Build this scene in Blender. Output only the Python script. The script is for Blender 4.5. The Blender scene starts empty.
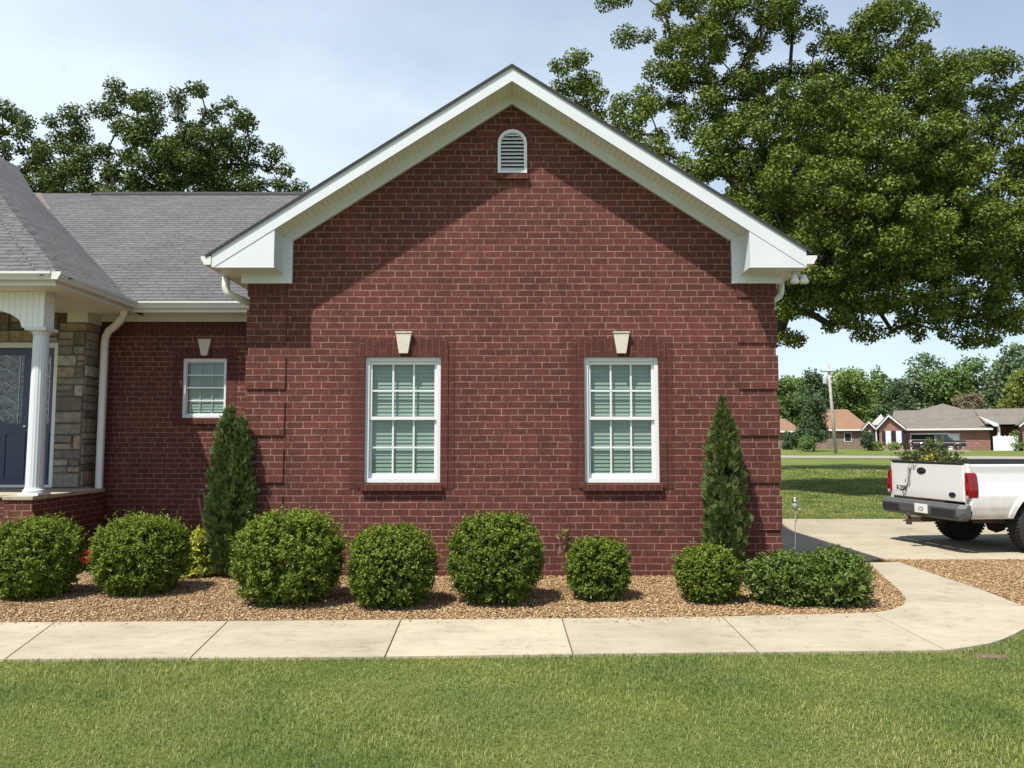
import bpy, bmesh, math, random
import numpy as np
from mathutils import Vector, Matrix
from mathutils.geometry import tessellate_polygon

R = math.radians
rng = np.random.default_rng(7)
random.seed(7)
sc = bpy.context.scene
col = sc.collection

# ------------------------------------------------------------------ camera
CAM_Z, PITCH, FOC = 1.65, R(4.47), 780.0
cd = bpy.data.cameras.new('camera')
cam = bpy.data.objects.new('camera', cd)
col.objects.link(cam)
cam.location = (0, 0, CAM_Z)
cam.rotation_euler = (R(90) + PITCH, 0, 0)
cd.sensor_width = 36
cd.lens = FOC / 1024 * 36
cd.clip_start, cd.clip_end = 0.05, 3000
sc.camera = cam


def at(u, v, Y):
    """world point on the plane at distance Y seen at measured position u, v of the survey photo"""
    t = math.tan(PITCH + math.atan((384 - v) / FOC))
    z = CAM_Z + t * Y
    d = Y * math.cos(PITCH) + (z - CAM_Z) * math.sin(PITCH)
    return Vector(((u - 512) / FOC * d, Y, z))


def gr(u, v, z=0.0):
    """world point on level ground"""
    t = math.tan(PITCH + math.atan((384 - v) / FOC))
    Y = (z - CAM_Z) / t
    d = Y * math.cos(PITCH) + (z - CAM_Z) * math.sin(PITCH)
    return ((u - 512) / FOC * d, Y)


# ------------------------------------------------------------------ materials
def mat(name):
    m = bpy.data.materials.new(name)
    m.use_nodes = True
    nt = m.node_tree
    b = nt.nodes['Principled BSDF']
    return m, nt, b


def N(nt, typ, **kw):
    n = nt.nodes.new(typ)
    for k, v in kw.items():
        if k in n.inputs:
            n.inputs[k].default_value = v
        else:
            setattr(n, k, v)
    return n


def c4(c):
    return (c[0], c[1], c[2], 1)


def L(nt, a, b):
    nt.links.new(a, b)


def mixc(nt, fac, a, b, blend='MIX'):
    n = nt.nodes.new('ShaderNodeMix')
    n.data_type = 'RGBA'
    n.blend_type = blend
    for sock, val in ((0, fac), (6, a), (7, b)):
        if hasattr(val, 'is_output'):
            L(nt, val, n.inputs[sock])
        else:
            n.inputs[sock].default_value = val if sock == 0 else c4(val)
    return n.outputs[2]


def ramp(nt, fac, stops):
    n = nt.nodes.new('ShaderNodeValToRGB')
    e = n.color_ramp.elements
    e[0].position, e[0].color = stops[0][0], c4(stops[0][1])
    e[1].position, e[1].color = stops[1][0], c4(stops[1][1])
    for p, c in stops[2:]:
        x = e.new(p)
        x.color = c4(c)
    L(nt, fac, n.inputs[0])
    return n.outputs[0]


def noise(nt, scale, detail=4, vec=None, rough=0.55):
    n = nt.nodes.new('ShaderNodeTexNoise')
    n.inputs['Scale'].default_value = scale
    n.inputs['Detail'].default_value = detail
    n.inputs['Roughness'].default_value = rough
    if vec is not None:
        L(nt, vec, n.inputs['Vector'])
    return n.outputs[0]


def coords(nt, kind='Object'):
    return nt.nodes.new('ShaderNodeTexCoord').outputs[kind]


def bump(nt, b, h, strength=0.3, dist=0.01):
    n = nt.nodes.new('ShaderNodeBump')
    n.inputs['Strength'].default_value = strength
    n.inputs['Distance'].default_value = dist
    L(nt, h, n.inputs['Height'])
    L(nt, n.outputs[0], b.inputs['Normal'])


def plain(name, c, rough=0.5, var=0.12, scale=6.0, metal=0.0, bmp=0.0, spec=0.5):
    m, nt, b = mat(name)
    co = coords(nt)
    f = noise(nt, scale, 5, co)
    d = tuple(x * (1 - var) for x in c)
    l = tuple(min(1, x * (1 + var)) for x in c)
    L(nt, ramp(nt, f, [(0.3, d), (0.7, l)]), b.inputs['Base Color'])
    b.inputs['Roughness'].default_value = rough
    b.inputs['Metallic'].default_value = metal
    b.inputs['Specular IOR Level'].default_value = spec
    if bmp:
        bump(nt, b, noise(nt, scale * 12, 3, co), bmp, 0.005)
    return m


def brickmat(name, c1, c2, mort, bw=0.21, rh=0.0845, ms=0.0055, rot=False, bstr=0.55):
    m, nt, b = mat(name)
    uv = coords(nt, 'UV')
    if rot:
        mp = nt.nodes.new('ShaderNodeMapping')
        mp.inputs['Rotation'].default_value = (0, 0, R(90))
        L(nt, uv, mp.inputs['Vector'])
        uv = mp.outputs[0]
    # slightly wandering courses
    nz = nt.nodes.new('ShaderNodeTexNoise')
    nz.inputs['Scale'].default_value = 3.0
    nz.inputs['Detail'].default_value = 3
    L(nt, uv, nz.inputs['Vector'])
    sub = N(nt, 'ShaderNodeVectorMath', operation='SUBTRACT')
    L(nt, nz.outputs['Color'], sub.inputs[0])
    sub.inputs[1].default_value = (0.5, 0.5, 0.5)
    scl = N(nt, 'ShaderNodeVectorMath', operation='SCALE')
    L(nt, sub.outputs[0], scl.inputs[0])
    scl.inputs['Scale'].default_value = 0.016
    add = N(nt, 'ShaderNodeVectorMath', operation='ADD')
    L(nt, uv, add.inputs[0])
    L(nt, scl.outputs[0], add.inputs[1])
    # each course starts a little to one side of the last, as laid by hand
    sp_ = nt.nodes.new('ShaderNodeSeparateXYZ')
    L(nt, add.outputs[0], sp_.inputs[0])
    dv = N(nt, 'ShaderNodeMath', operation='DIVIDE')
    L(nt, sp_.outputs[1], dv.inputs[0])
    dv.inputs[1].default_value = rh
    fl_ = N(nt, 'ShaderNodeMath', operation='FLOOR')
    L(nt, dv.outputs[0], fl_.inputs[0])
    wn_ = nt.nodes.new('ShaderNodeTexWhiteNoise')
    wn_.noise_dimensions = '1D'
    L(nt, fl_.outputs[0], wn_.inputs['W'])
    sh_ = N(nt, 'ShaderNodeMath', operation='MULTIPLY_ADD')
    L(nt, wn_.outputs['Value'], sh_.inputs[0])
    sh_.inputs[1].default_value = bw * 0.32
    L(nt, sp_.outputs[0], sh_.inputs[2])
    cb_ = nt.nodes.new('ShaderNodeCombineXYZ')
    L(nt, sh_.outputs[0], cb_.inputs[0])
    L(nt, sp_.outputs[1], cb_.inputs[1])
    t = nt.nodes.new('ShaderNodeTexBrick')
    t.offset = 0.5
    L(nt, cb_.outputs[0], t.inputs['Vector'])
    t.inputs['Color1'].default_value = c4(c1)
    t.inputs['Color2'].default_value = c4(c2)
    L(nt, ramp(nt, noise(nt, 4.5, 4, uv, 0.7), [(0.36, tuple(0.45 * x + 0.55 * y for x, y in zip(mort, c1))), (0.6, mort)]), t.inputs['Mortar'])
    t.inputs['Scale'].default_value = 1
    t.inputs['Mortar Size'].default_value = ms
    t.inputs['Mortar Smooth'].default_value = 0.25
    t.inputs['Bias'].default_value = -0.1
    t.inputs['Brick Width'].default_value = bw
    t.inputs['Row Height'].default_value = rh
    fine = noise(nt, 55, 4, uv, 0.7)
    c = mixc(nt, 0.8, t.outputs['Color'], ramp(nt, fine, [(0.25, (0.40, 0.40, 0.42)), (0.75, (1.6, 1.55, 1.5))]), 'MULTIPLY')
    med = noise(nt, 9, 3, uv, 0.6)
    c = mixc(nt, 0.6, c, ramp(nt, med, [(0.3, (0.72, 0.76, 0.8)), (0.7, (1.28, 1.2, 1.15))]), 'MULTIPLY')
    big = noise(nt, 0.9, 4, uv)
    c = mixc(nt, 0.5, c, ramp(nt, big, [(0.3, (0.72, 0.75, 0.8)), (0.7, (1.25, 1.18, 1.14))]), 'MULTIPLY')
    # chalky flecks
    fl = ramp(nt, noise(nt, 30, 2, uv), [(0.69, (0, 0, 0)), (0.76, (1, 1, 1))])
    c = mixc(nt, 0.0, c, mort)
    mx = nt.nodes[-1]
    mul = N(nt, 'ShaderNodeMath', operation='MULTIPLY')
    L(nt, fl, mul.inputs[0])
    mul.inputs[1].default_value = 0.45
    L(nt, mul.outputs[0], mx.inputs[0])
    L(nt, c, b.inputs['Base Color'])
    b.inputs['Roughness'].default_value = 0.85
    b.inputs['Specular IOR Level'].default_value = 0.25
    if not rot:      # rain streaks and bleaching
        ms_ = nt.nodes.new('ShaderNodeMapping')
        ms_.inputs['Scale'].default_value = (2.6, 0.30, 1)
        L(nt, uv, ms_.inputs['Vector'])
        c = mixc(nt, 0.8, c, ramp(nt, noise(nt, 1.6, 6, ms_.outputs[0], 0.65), [(0.30, (0.80, 0.80, 0.82)), (0.52, (1, 1, 1)), (0.74, (1.22, 1.20, 1.18))]), 'MULTIPLY')
        L(nt, c, b.inputs['Base Color'])
    inv = N(nt, 'ShaderNodeMath', operation='MULTIPLY_ADD')
    L(nt, t.outputs['Fac'], inv.inputs[0])
    inv.inputs[1].default_value = -1.0
    L(nt, fine, inv.inputs[2])
    bump(nt, b, inv.outputs[0], bstr, 0.006)
    return m


def shinglemat(name, base, var=1.0):
    m, nt, b = mat(name)
    uv = coords(nt, 'UV')
    t = nt.nodes.new('ShaderNodeTexBrick')
    t.offset = 0.37
    L(nt, uv, t.inputs['Vector'])
    k = 0.86
    t.inputs['Color1'].default_value = c4(tuple(x * 1.08 for x in base))
    t.inputs['Color2'].default_value = c4(tuple(x * k for x in base))
    t.inputs['Mortar'].default_value = c4(tuple(x * 0.50 for x in base))
    t.inputs['Scale'].default_value = 1
    t.inputs['Mortar Size'].default_value = 0.013
    t.inputs['Mortar Smooth'].default_value = 0.8
    t.inputs['Brick Width'].default_value = 0.33
    t.inputs['Row Height'].default_value = 0.142
    t.inputs['Bias'].default_value = -0.05
    mpz = nt.nodes.new('ShaderNodeMapping')
    mpz.inputs['Scale'].default_value = (7, 26, 1)
    L(nt, uv, mpz.inputs['Vector'])
    f = noise(nt, 1.0, 5, mpz.outputs[0], 0.8)
    c = mixc(nt, 0.9, t.outputs['Color'], ramp(nt, f, [(0.3, (0.55, 0.55, 0.57)), (0.7, (1.5, 1.48, 1.45))]), 'MULTIPLY')
    g = noise(nt, 0.7, 4, uv)
    c = mixc(nt, 0.5, c, ramp(nt, g, [(0.3, (0.8, 0.8, 0.82)), (0.7, (1.2, 1.18, 1.15))]), 'MULTIPLY')
    L(nt, c, b.inputs['Base Color'])
    b.inputs['Roughness'].default_value = 0.9
    b.inputs['Specular IOR Level'].default_value = 0.2
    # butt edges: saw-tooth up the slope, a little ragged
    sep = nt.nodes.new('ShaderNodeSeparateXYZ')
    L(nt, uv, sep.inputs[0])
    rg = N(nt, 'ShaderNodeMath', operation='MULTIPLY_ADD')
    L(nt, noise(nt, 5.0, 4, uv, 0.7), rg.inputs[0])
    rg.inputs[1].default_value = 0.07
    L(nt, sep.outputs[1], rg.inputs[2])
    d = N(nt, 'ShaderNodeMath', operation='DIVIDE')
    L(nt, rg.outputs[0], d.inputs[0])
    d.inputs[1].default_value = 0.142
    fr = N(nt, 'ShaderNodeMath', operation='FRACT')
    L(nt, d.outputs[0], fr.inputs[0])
    band = ramp(nt, fr.outputs[0], [(0.0, (0.42, 0.42, 0.43)), (0.22, (0.95, 0.95, 0.95)), (0.8, (1.18, 1.18, 1.17)), (0.97, (0.6, 0.6, 0.6))])  # shadow line at each butt edge put into the colour, with the granule band
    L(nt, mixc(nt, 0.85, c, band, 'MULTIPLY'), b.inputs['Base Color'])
    ma = N(nt, 'ShaderNodeMath', operation='MULTIPLY_ADD')
    L(nt, fr.outputs[0], ma.inputs[0])
    ma.inputs[1].default_value = -1.0
    L(nt, f, ma.inputs[2])
    bump(nt, b, ma.outputs[0], 0.7, 0.012)
    return m


def leafmat(name, stops, trans=0.35, rough=0.5, tip=None, spec=0.35, big=None):
    m, nt, b = mat(name)
    geo = nt.nodes.new('ShaderNodeNewGeometry')
    c = ramp(nt, geo.outputs['Random Per Island'], stops)
    if tip is not None:
        a = nt.nodes.new('ShaderNodeAttribute')
        a.attribute_name = 'tip'
        c = mixc(nt, a.outputs['Fac'], c, tip)
    if big is not None:
        f = noise(nt, big[0], 3, coords(nt))
        c = mixc(nt, 1.0, c, ramp(nt, f, [(0.35, big[1]), (0.65, big[2])]), 'MULTIPLY')
        if len(big) > 3:
            f2 = noise(nt, big[3], 5, coords(nt), .65)
            sw = ramp(nt, f2, [(0.50, (0, 0, 0)), (0.74, (.62, .62, .62))])
            c = mixc(nt, sw, c, (0.315, 0.285, 0.13))
    L(nt, c, b.inputs['Base Color'])
    b.inputs['Roughness'].default_value = rough
    b.inputs['Specular IOR Level'].default_value = spec
    tr = nt.nodes.new('ShaderNodeBsdfTranslucent')
    tc = mixc(nt, 1.0, c, (1.25, 1.3, 0.55), 'MULTIPLY')
    L(nt, tc, tr.inputs[0])
    mx = nt.nodes.new('ShaderNodeMixShader')
    mx.inputs[0].default_value = trans
    L(nt, b.outputs[0], mx.inputs[1])
    L(nt, tr.outputs[0], mx.inputs[2])
    L(nt, mx.outputs[0], nt.nodes['Material Output'].inputs[0])
    return m


def glassmat(name, tint, ior=1.5):
    m, nt, b = mat(name)
    nt.nodes.remove(b)
    t = nt.nodes.new('ShaderNodeBsdfTransparent')
    t.inputs[0].default_value = c4(tint)
    g = nt.nodes.new('ShaderNodeBsdfGlossy')
    g.inputs['Roughness'].default_value = 0.015
    f = nt.nodes.new('ShaderNodeLayerWeight')      # two-sided Schlick term
    pw = N(nt, 'ShaderNodeMath', operation='POWER')
    L(nt, f.outputs['Facing'], pw.inputs[0])
    pw.inputs[1].default_value = 5.0
    ma = N(nt, 'ShaderNodeMath', operation='MULTIPLY_ADD')
    L(nt, pw.outputs[0], ma.inputs[0])
    ma.inputs[1].default_value = 0.85
    ma.inputs[2].default_value = 0.06
    bp = nt.nodes.new('ShaderNodeBump')
    bp.inputs['Strength'].default_value = 0.05
    bp.inputs['Distance'].default_value = 0.02
    L(nt, noise(nt, 1.5, 1, coords(nt)), bp.inputs['Height'])
    L(nt, bp.outputs[0], g.inputs['Normal'])
    mx = nt.nodes.new('ShaderNodeMixShader')
    L(nt, ma.outputs[0], mx.inputs[0])
    L(nt, t.outputs[0], mx.inputs[1])
    L(nt, g.outputs[0], mx.inputs[2])
    L(nt, mx.outputs[0], nt.nodes['Material Output'].inputs[0])
    return m


M = {}
BR1, BR2, MO = (0.120, 0.0375, 0.0285), (0.080, 0.029, 0.022), (0.285, 0.185, 0.158)
M['brick'] = brickmat('red_brick', BR1, BR2, MO)
M['soldier'] = brickmat('red_brick_upright', (0.092, 0.029, 0.023), (0.072, 0.024, 0.020), (0.14, 0.075, 0.062), rot=True)
M['rowlock'] = brickmat('red_brick_sill', (0.096, 0.030, 0.024), (0.074, 0.025, 0.020), (0.15, 0.085, 0.07), bw=0.0845, rh=0.4)
M['stack'] = brickmat('red_brick_stack', (0.096, 0.030, 0.024), (0.074, 0.025, 0.020), (0.16, 0.09, 0.075), bw=0.5, rh=0.0845)
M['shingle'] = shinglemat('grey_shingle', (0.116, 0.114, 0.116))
M['shingle_edge'] = plain('dark_shingle_edge', (0.03, 0.03, 0.032), 0.9, 0.3, 20)
M['white'] = plain('white_trim', (0.605, 0.625, 0.645), 0.45, 0.03, 3, bmp=0.05)
M['cream'] = plain('cream_limestone', (0.55, 0.50, 0.42), 0.8, 0.1, 25, bmp=0.2)
M['vinyl'] = plain('white_vinyl', (0.66, 0.68, 0.68), 0.35, 0.02, 3)
M['gutter'] = plain('white_gutter', (0.64, 0.64, 0.61), 0.4, 0.05, 4)
M['dark'] = plain('dark_void', (0.012, 0.012, 0.013), 0.8, 0.2, 5)
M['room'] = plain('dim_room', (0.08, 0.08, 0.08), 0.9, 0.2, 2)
M['blind'] = plain('window_blind', (0.62, 0.66, 0.63), 0.5, 0.05, 3)
M['glass'] = glassmat('window_glass', (0.545, 0.635, 0.59))
M['navy'] = plain('navy_door', (0.032, 0.045, 0.098), 0.35, 0.08, 6)
M['steel'] = plain('steel', (0.5, 0.5, 0.5), 0.3, 0.05, 10, metal=1.0)
M['bark'] = plain('oak_bark', (0.055, 0.046, 0.038), 0.95, 0.4, 7, bmp=0.8)
M['twig'] = plain('shrub_stem', (0.10, 0.07, 0.045), 0.9, 0.3, 15, bmp=0.5)

# soffit: white vinyl with small vent slots
m, nt, b = mat('vented_soffit')
t = nt.nodes.new('ShaderNodeTexBrick')
t.offset = 0.0
L(nt, coords(nt, 'UV'), t.inputs['Vector'])
t.inputs['Color1'].default_value = t.inputs['Color2'].default_value = (0.74, 0.72, 0.64, 1)
t.inputs['Mortar'].default_value = (0.50, 0.47, 0.39, 1)
t.inputs['Scale'].default_value = 1
t.inputs['Mortar Size'].default_value = 0.004
t.inputs['Brick Width'].default_value = 30.0
t.inputs['Row Height'].default_value = 0.075
L(nt, t.outputs['Color'], b.inputs['Base Color'])
b.inputs['Roughness'].default_value = 0.5
bump(nt, b, t.outputs['Fac'], -0.4, 0.004)
M['soffit'] = m

# grooved board for the porch beam
m, nt, b = mat('white_beadboard')
w = nt.nodes.new('ShaderNodeTexBrick')
w.offset = 0.0
L(nt, coords(nt, 'UV'), w.inputs['Vector'])
w.inputs['Color1'].default_value = w.inputs['Color2'].default_value = (0.78, 0.79, 0.77, 1)
w.inputs['Mortar'].default_value = (0.5, 0.5, 0.48, 1)
w.inputs['Scale'].default_value = 1
w.inputs['Mortar Size'].default_value = 0.004
w.inputs['Brick Width'].default_value = 0.085
w.inputs['Row Height'].default_value = 4.0
L(nt, w.outputs['Color'], b.inputs['Base Color'])
bump(nt, b, w.outputs['Fac'], -0.6, 0.006)
M['bead'] = m

# ledge stone
m, nt, b = mat('ledge_stone')
geo = nt.nodes.new('ShaderNodeNewGeometry')
cs_ = ramp(nt, geo.outputs['Random Per Island'], [(0.0, (0.13, 0.115, 0.10)), (0.35, (0.21, 0.19, 0.165)), (0.6, (0.29, 0.27, 0.235)), (0.8, (0.27, 0.21, 0.145)), (1.0, (0.38, 0.36, 0.32))])
f1 = noise(nt, 9, 6, coords(nt), 0.72)
L(nt, mixc(nt, 0.85, cs_, ramp(nt, f1, [(0.3, (0.5, 0.5, 0.52)), (0.7, (1.5, 1.45, 1.35))]), 'MULTIPLY'), b.inputs['Base Color'])
b.inputs['Roughness'].default_value = 0.9
bump(nt, b, f1, 0.8, 0.02)
M['stone_joint'] = plain('stone_joint', (0.11, 0.10, 0.085), 0.95, 0.3, 20)
M['stone'] = m

# concrete
def concrete(name, c):
    m, nt, b = mat(name)
    co = coords(nt)
    f = noise(nt, 1.1, 6, co, 0.65)
    cc = ramp(nt, f, [(0.28, tuple(x * 0.80 for x in c)), (0.5, c), (0.75, tuple(x * 1.12 for x in c))])
    f2 = noise(nt, 90, 3, co, 0.7)
    cc = mixc(nt, 0.35, cc, ramp(nt, f2, [(0.3, (0.7, 0.7, 0.7)), (0.7, (1.25, 1.25, 1.25))]), 'MULTIPLY')
    mp = nt.nodes.new('ShaderNodeMapping')
    mp.inputs['Scale'].default_value = (1.2, 7, 1)
    L(nt, co, mp.inputs['Vector'])
    f3 = noise(nt, 2.2, 4, mp.outputs[0], 0.6)
    cc = mixc(nt, 0.5, cc, ramp(nt, f3, [(0.3, (0.85, 0.84, 0.82)), (0.62, (1.05, 1.05, 1.05))]), 'MULTIPLY')
    geo = nt.nodes.new('ShaderNodeNewGeometry')
    cc = mixc(nt, 1.0, cc, ramp(nt, geo.outputs['Random Per Island'], [(0.0, (0.90, 0.90, 0.88)), (1.0, (1.08, 1.07, 1.06))]), 'MULTIPLY')
    f4 = noise(nt, 5.5, 7, co, 0.75)
    cc = mixc(nt, 0.8, cc, ramp(nt, f4, [(0.30, (0.66, 0.63, 0.58)), (0.46, (1.0, 1.0, 1.0)), (0.75, (1.06, 1.06, 1.05))]), 'MULTIPLY')
    vor = nt.nodes.new('ShaderNodeTexVoronoi')
    vor.inputs['Scale'].default_value = 9.0
    L(nt, co, vor.inputs['Vector'])
    cc = mixc(nt, 0.8, cc, ramp(nt, vor.outputs['Distance'], [(0.03, (0.45, 0.38, 0.30)), (0.07, (1, 1, 1))]), 'MULTIPLY')
    L(nt, cc, b.inputs['Base Color'])
    b.inputs['Roughness'].default_value = 0.9
    b.inputs['Specular IOR Level'].default_value = 0.2
    bump(nt, b, f2, 0.25, 0.004)
    return m
M['walk'] = concrete('walk_concrete', (0.385, 0.340, 0.258))
M['drive'] = concrete('drive_concrete', (0.36, 0.315, 0.235))
M['road'] = concrete('road_surface', (0.31, 0.285, 0.235))

# lawn ground
m, nt, b = mat('lawn_ground')
co = coords(nt)
f = noise(nt, 0.35, 5, co, 0.6)
f2 = noise(nt, 28, 5, co, 0.75)
cc = ramp(nt, f, [(0.3, (0.105, 0.140, 0.030)), (0.5, (0.130, 0.165, 0.040)), (0.72, (0.175, 0.195, 0.058))])
cc = mixc(nt, 0.8, cc, ramp(nt, f2, [(0.3, (0.5, 0.5, 0.5)), (0.7, (1.45, 1.4, 1.4))]), 'MULTIPLY')
L(nt, cc, b.inputs['Base Color'])
b.inputs['Roughness'].default_value = 0.95
b.inputs['Specular IOR Level'].default_value = 0.1
bump(nt, b, f2, 0.8, 0.04)
M['lawn'] = m
M['soil'] = plain('soil', (0.13, 0.09, 0.06), 0.95, 0.35, 14, bmp=0.8)

m, nt, b = mat('pebbles')
geo = nt.nodes.new('ShaderNodeNewGeometry')
L(nt, ramp(nt, geo.outputs['Random Per Island'], [(0.0, (0.15, 0.080, 0.032)), (0.3, (0.25, 0.146, 0.064)), (0.6, (0.335, 0.212, 0.098)), (0.88, (0.42, 0.29, 0.152)), (1.0, (0.52, 0.42, 0.27))]), b.inputs['Base Color'])
b.inputs['Roughness'].default_value = 0.75
M['pebble'] = m
M['gravelbase'] = plain('gravel_fines', (0.13, 0.08, 0.042), 0.95, 0.35, 40, bmp=1.0)

M['grass'] = leafmat('grass_blades', [(0.0, (0.075, 0.115, 0.020)), (0.4, (0.150, 0.205, 0.046)), (0.75, (0.235, 0.280, 0.090)), (0.94, (0.33, 0.335, 0.145)), (1.0, (0.42, 0.38, 0.22))], 0.22, 0.6,
                     spec=0.15, big=(1.1, (0.55, 0.70, 0.66), (1.32, 1.17, 1.15), 0.75))
M['oak'] = leafmat('oak_leaves', [(0.0, (0.050, 0.078, 0.010)), (0.5, (0.100, 0.142, 0.018)), (0.85, (0.155, 0.200, 0.028)), (1.0, (0.22, 0.245, 0.05))], 0.16, 0.55, spec=0.22)
M['oakleft'] = leafmat('far_oak_leaves', [(0.0, (0.042, 0.064, 0.014)), (0.5, (0.082, 0.116, 0.024)), (1.0, (0.135, 0.170, 0.042))], 0.15, 0.55, spec=0.2)
BOX = [(0.0, (0.048, 0.082, 0.010)), (0.5, (0.096, 0.148, 0.018)), (0.965, (0.155, 0.212, 0.034)), (1.0, (0.25, 0.19, 0.07))]
M['box'] = leafmat('boxwood_leaves', BOX, 0.14, 0.55, tip=(0.30, 0.31, 0.03), spec=0.18)
M['box2'] = leafmat('yew_leaves', [(0.0, (0.060, 0.098, 0.010)), (0.5, (0.118, 0.175, 0.020)), (0.965, (0.185, 0.245, 0.036)), (1.0, (0.27, 0.21, 0.08))], 0.14, 0.55, tip=(0.29, 0.33, 0.04), spec=0.18)
M['thuja'] = leafmat('arborvitae_sprays', [(0.0, (0.038, 0.068, 0.012)), (0.5, (0.075, 0.115, 0.024)), (1.0, (0.13, 0.17, 0.055))], 0.12, 0.6, tip=(0.20, 0.24, 0.10), spec=0.2)
M['low'] = leafmat('spreading_shrub_leaves', [(0.0, (0.040, 0.072, 0.010)), (0.5, (0.078, 0.125, 0.018)), (1.0, (0.125, 0.178, 0.030))], 0.2, 0.45, tip=(0.24, 0.30, 0.05), spec=0.35)
M['gold'] = leafmat('yellow_leaves', [(0.0, (0.22, 0.26, 0.03)), (1.0, (0.45, 0.46, 0.08))], 0.35, 0.5)
M['dry'] = leafmat('withered_leaves', [(0.0, (0.16, 0.10, 0.055)), (0.6, (0.27, 0.19, 0.11)), (1.0, (0.20, 0.22, 0.08))], 0.3, 0.6)
M['red'] = leafmat('red_petals', [(0.0, (0.5, 0.02, 0.03)), (1.0, (0.7, 0.05, 0.06))], 0.3, 0.5)
M['yellow'] = leafmat('yellow_petals', [(0.0, (0.65, 0.48, 0.03)), (1.0, (0.8, 0.68, 0.18))], 0.3, 0.5)
M['clip'] = leafmat('cut_leaves', [(0.0, (0.04, 0.07, 0.018)), (0.5, (0.08, 0.12, 0.03)), (0.85, (0.15, 0.17, 0.06)), (1.0, (0.26, 0.20, 0.15))], 0.3, 0.5)
FAR = {
    'far_mid': [(0.0, (0.0798, 0.1232, 0.0435)), (0.5, (0.1232, 0.1885, 0.058)), (1.0, (0.1812, 0.2537, 0.0841))],
    'far_dark': [(0.0, (0.0508, 0.0841, 0.0435)), (0.5, (0.0798, 0.1232, 0.0609)), (1.0, (0.1232, 0.1668, 0.0798))],
    'far_light': [(0.0, (0.1232, 0.1812, 0.0508)), (0.5, (0.1812, 0.2537, 0.0696)), (1.0, (0.2465, 0.3117, 0.1015))],
    'far_blue': [(0.0, (0.0943, 0.1377, 0.0798)), (0.5, (0.1377, 0.1958, 0.1087)), (1.0, (0.1958, 0.2537, 0.145))],
    'far_gold': [(0.0, (0.1087, 0.1377, 0.0319)), (0.5, (0.174, 0.2102, 0.0435)), (1.0, (0.2465, 0.2755, 0.0725))],
    'far_brown': [(0.0, (0.145, 0.116, 0.0798)), (0.5, (0.2175, 0.174, 0.116)), (1.0, (0.2465, 0.232, 0.1305))],
}
for k, s in FAR.items():
    M[k] = leafmat(k + '_leaves', s, 0.3, 0.6, spec=0.2)


# ------------------------------------------------------------------ mesh builder
def tag(o, label=None, cat=None, group=None, kind=None):
    if label:
        o['label'] = label
    if cat:
        o['category'] = cat
    if group:
        o['group'] = group
    if kind:
        o['kind'] = kind
    return o


def empty(name, loc, rz=0.0, **kw):
    o = bpy.data.objects.new(name, None)
    o.empty_display_size = 0.2
    o.location = loc
    o.rotation_euler = (0, 0, rz)
    col.objects.link(o)
    return tag(o, **kw)


def root_loc(o):
    v = Vector((0, 0, 0))
    while o is not None:
        v += o.location
        o = o.parent
    return v


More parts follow.
